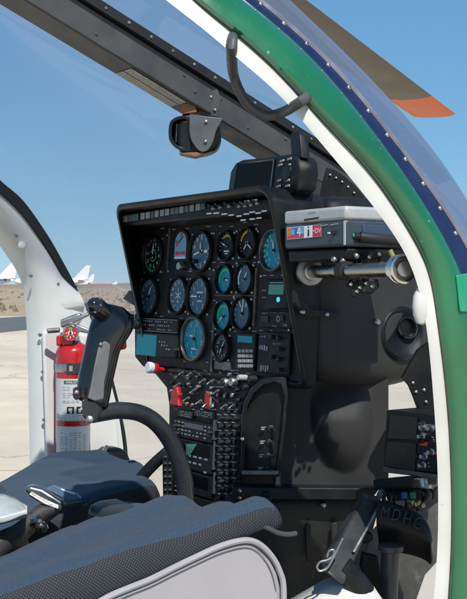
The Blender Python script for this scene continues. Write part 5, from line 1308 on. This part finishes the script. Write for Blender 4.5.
# ------------------------------------------------------------------ radio box at the right
yr = .05
rb = thing('transmitter_box', PY(408, 478, yr), 'black box of two blank bays and a knobbed control strip, right of the pedestal', 'radio box')
def RP(px, py, off=0.0): return PY(px, py, yr-off)
b = MB(); b.slab([RP(x, y) for x, y in ((386.5, 410), (455, 417), (455, 475), (383, 467))], V((0, .07, 0))); b.build('case', BLACK, rb, bevel=.002)
for q in (((390, 414), (417.3, 417), (416, 440.5), (387.5, 438.5)), ((387.2, 441), (416, 443.5), (414.6, 471.5), (383.5, 466))):
    b = MB(); b.slab([RP(x, y, .002) for x, y in q], V((0, .002, 0))); b.build('blank_bay', mat('bay_black', (.006, .006, .006), .35), rb, bevel=.0006)
b = MB(); b.slab([RP(x, y, .004) for x, y in ((418.5, 415), (455, 420), (455, 474), (416, 471))], V((0, .003, 0))); st = b.build('control_strip', BLACK, rb, bevel=.001)
for x, y, m_ in ((424, 424, 0), (426, 427, 1), (424.5, 436, 1), (423, 440, 0), (422, 455, 0), (427, 456, 1), (425.5, 465, 1), (434, 428, 1), (434, 452, 1)):
    p = RP(x, y, .004); c = MB().at(axis(p, V((0, -1, 0)))); c.lathe([(.0052, 0), (.0052, .004), (.0032, .005), (.003, .013), (0, .013)], 12, 0, False); c.build('knob', [RUBBER if m_ == 0 else DULLM], st)
b = MB(); 
for x0, y0, x1, y1 in ((420, 441.5, 427, 445.5), (429.5, 450.5, 437, 454.5)): b.slab([RP(x, y, .0055) for x, y in ((x0, y0), (x1, y0+.8), (x1, y1+.6), (x0, y1))], V((0, .002, 0)))
b.build('red_tag', MRED, st)
b = MB(); rr = random.Random(14)
for k in range(18):
    x, y = 419+rr.random()*14, 419+rr.random()*50; b.slab([RP(x+dx, y+dy, .0048) for dx, dy in ((0, 0), (1.8, .2), (1.8, .9), (0, .7))], V((0, .0006, 0)))
b.build('caption', MGREY, st, smooth=0)
b = MB(); b.slab([RP(x, y, .004) for x, y in ((383, 467), (455, 477), (455, 481), (383, 472.5))], V((0, .07, 0))); b.build('tray', mat('tray_grey', (.10, .095, .08), .45, .3, var=.3), rb, bevel=.001)
b = MB(); b.slab([RP(x, y, .012) for x, y in ((372, 480), (413, 476.5), (413, 488), (374, 490.5))], V((0, .05, 0))); b.build('bracket', BLACK, rb, bevel=.003)
b = MB(); b.slab([RP(x, y, .01) for x, y in ((402, 479), (418, 478), (418, 480), (402, 481.5))], V((0, .01, 0))); b.tube([RP(423, 478, .012), RP(424, 487, .012)], .006, 10); b.slab([RP(x, y, .016) for x, y in ((420, 484), (429, 484.5), (429, 489), (420, 488.5))], V((0, .006, 0))); b.build('wing_nut', DULLM, rb, bevel=.001)

# ------------------------------------------------------------------ wiring connectors above the pedals
cn = thing('connector_bundle', AT(408, 500, 1.66), 'bundle of wires with a blue and a green plug above the pedals', 'wiring')
for x, m_, lab in ((401.5, mat('plug_blue', (.03, .16, .42), .4), 'blue plug'), (409.8, mat('plug_green', (.02, .26, .18), .4), 'green plug')):
    b = MB(); b.slab([AT(x+dx, y, 1.655) for dx, y in ((0, 492.5), (5.8, 492), (6, 499), (.2, 499.5))], VW*.012); o = b.build('plug', m_, cn, bevel=.0012); o['label'] = lab
rr = random.Random(31)
for k in range(10):
    x = 384+rr.random()*46; b = MB(); b.tube([AT(x, 487, 1.68), AT(x+rr.uniform(-8, 8), 496, 1.67), AT(x+rr.uniform(-12, 12), 510, 1.69)], .0018+.002*rr.random(), 8, samples=20)
    b.build('wire', RUBBER if k % 4 else mat('wire_grey', (.12, .12, .12), .5), cn)
b = MB(); b.slab([AT(x, y, 1.672) for x, y in ((388, 489), (424, 488), (424, 500), (388, 502))], VW*.02); b.build('terminal_block', BLACK, cn, bevel=.003)
b = MB(); 
for x, y in ((411, 502), (414, 503.5), (417, 502.5), (421, 505)): b.at(axis(AT(x, y, 1.64), -VW+UW*.5)); b.lathe([(.0035, -.006), (.0035, .006), (0, .007)], 10, 0, False)
b.build('gold_terminal', mat('dull_gold', (.35, .27, .15), .4, .8), cn)
b = MB(); b.slab([AT(x, y, 1.67) for x, y in ((416, 508), (436, 488), (446, 484), (446, 497), (424, 513))], VW*.012); b.build('strut', mat('strut_grey', (.09, .09, .092), .45, var=.2), cn, bevel=.002)

# ------------------------------------------------------------------ rudder pedal
pd = thing('rudder_pedal', AT(380, 600, 1.62), 'black foot pedal with raised letters on its plate, on tubular arms', 'pedal')
def PD(px, py, d=0.0): return AT(px, py, 1.60+d)
# plate: upper face, fold, lower lip
top = [(377, 502), (388, 503.5), (400, 507), (412, 511.5), (422, 518), (428, 527), (431, 538)]
mid1 = [(376.5, 521), (388, 523.5), (399, 526.5), (410, 529.5), (419, 533), (426, 538), (431, 545)]
low = [(379, 540), (389, 544.5), (399, 547), (409, 549), (418, 551.5), (426, 555), (432, 560)]
rows = [[PD(x, y, .022) for x, y in top], [PD(x, y+.6, .004) for x, y in top], [PD(x, y+2.6, 0) for x, y in top], [PD(x, y, -.006) for x, y in mid1], [PD(x, y+3, -.004) for x, y in mid1], [PD(x, y, .020) for x, y in low], [PD(x, y+4, .04) for x, y in low]]
b = MB(); b.loft([catmull(r, 24) for r in rows]); b.build('pedal_plate', BLACK, pd, smooth=60, solid=.005)
b = MB()
for ch_, (x, y), rot in (('M', (385.0, 512.2), -.16), ('D', (396.2, 514.6), -.20), ('H', (407.2, 518.4), -.24), ('C', (417.4, 522.6), -.28)):
    p = PD(x, y, -.0075); xa = (UW*math.cos(rot)+ZW*math.sin(rot)); xa = xa-VW*0; ya = (ZW*math.cos(rot)-UW*math.sin(rot)+VW*.25).normalized()
    b.at(frame(p, xa, ya, -VW))
    vs, fs = text_mesh(ch_); s_ = .0245; k0 = len(vs)
    xm = (min(v.x for v in vs)+max(v.x for v in vs))/2; ym = (min(v.y for v in vs)+max(v.y for v in vs))/2
    fv = [(((v.x-xm)*s_*.72+(v.y-ym)*s_*.12), (v.y-ym)*s_, .0035) for v in vs]; bv = [(x_, y_, -.004) for x_, y_, _ in fv]
    cnt = {}
    for f in fs:
        for a, c in zip(f, f[1:]+f[:1]): cnt[(a, c)] = 1
    sides = [(a, a+k0, c+k0, c) for (a, c) in cnt if (c, a) not in cnt]
    b.add(fv+bv, fs+sides)
b.build('raised_letters', mat('letter_worn_black', (.035, .035, .035), .42, var=.4, vscale=120), pd, smooth=0, bevel=.0006)
# arm: channel running down to the left
a_ = [(364, 499), (379, 505), (352, 570), (334, 560)]
b = MB(); b.slab([AT(364, 497, 1.62), AT(380, 504, 1.62), AT(344, 587, 1.50), AT(322, 570, 1.50)], VW*.045); b.build('arm', mat('arm_black', (.03, .033, .033), .4, var=.4, vscale=30, wear=(1, 1, 1), wscale=60, wthr=.66, wcol=(.13, .13, .12)), pd, bevel=.005, segs=2)
b = MB(); b.slab([AT(378.5, 504, 1.615), AT(381, 504.5, 1.615), AT(355, 552, 1.54), AT(352, 551, 1.54)], -VW*.004); b.build('arm_edge', DULLM, pd, bevel=.001)
b = MB(); b.tube([AT(342, 566, 1.53), AT(362, 590, 1.53), AT(390, 628, 1.53)], .0165, 18); b.build('arm_tube', HOOD, pd)
b = MB(); b.tube([AT(391, 548, 1.585), AT(389, 580, 1.585), AT(387, 630, 1.585)], .0135, 20); b.at(axis(AT(391, 547.5, 1.585), ZW)); b.lathe([(.0135, -.006), (.0185, -.004), (.0185, .003), (.0135, .005), (0, .005)], 22, 0, False); b.build('post_tube', mat('tube_grey', (.05, .052, .055), .4, var=.3, vscale=40), pd)
b = MB(); b.slab([AT(x, y, 1.63) for x, y in ((362, 552), (378, 556), (386, 600), (392, 628), (370, 628), (368, 590), (360, 566))], VW*.012); b.build('web_plate', BLACK, pd, bevel=.003)
b = MB(); b.slab([AT(x, y, 1.60) for x, y in ((352, 538), (358, 531), (372, 533), (374, 540), (366, 545))], VW*.02); b.build('gusset', BLACK, pd, bevel=.003)
b = MB(); q = [(343, 538), (338, 548), (334, 556), (331, 562), (327, 568), (320, 571), (317, 567), (320, 562), (327, 560), (333, 556), (334, 550), (329, 551), (327, 557)]
b.tube([AT(x, y, 1.49) for x, y in q], .0016, 8, samples=70); b.build('safety_clip', DULLM, pd)
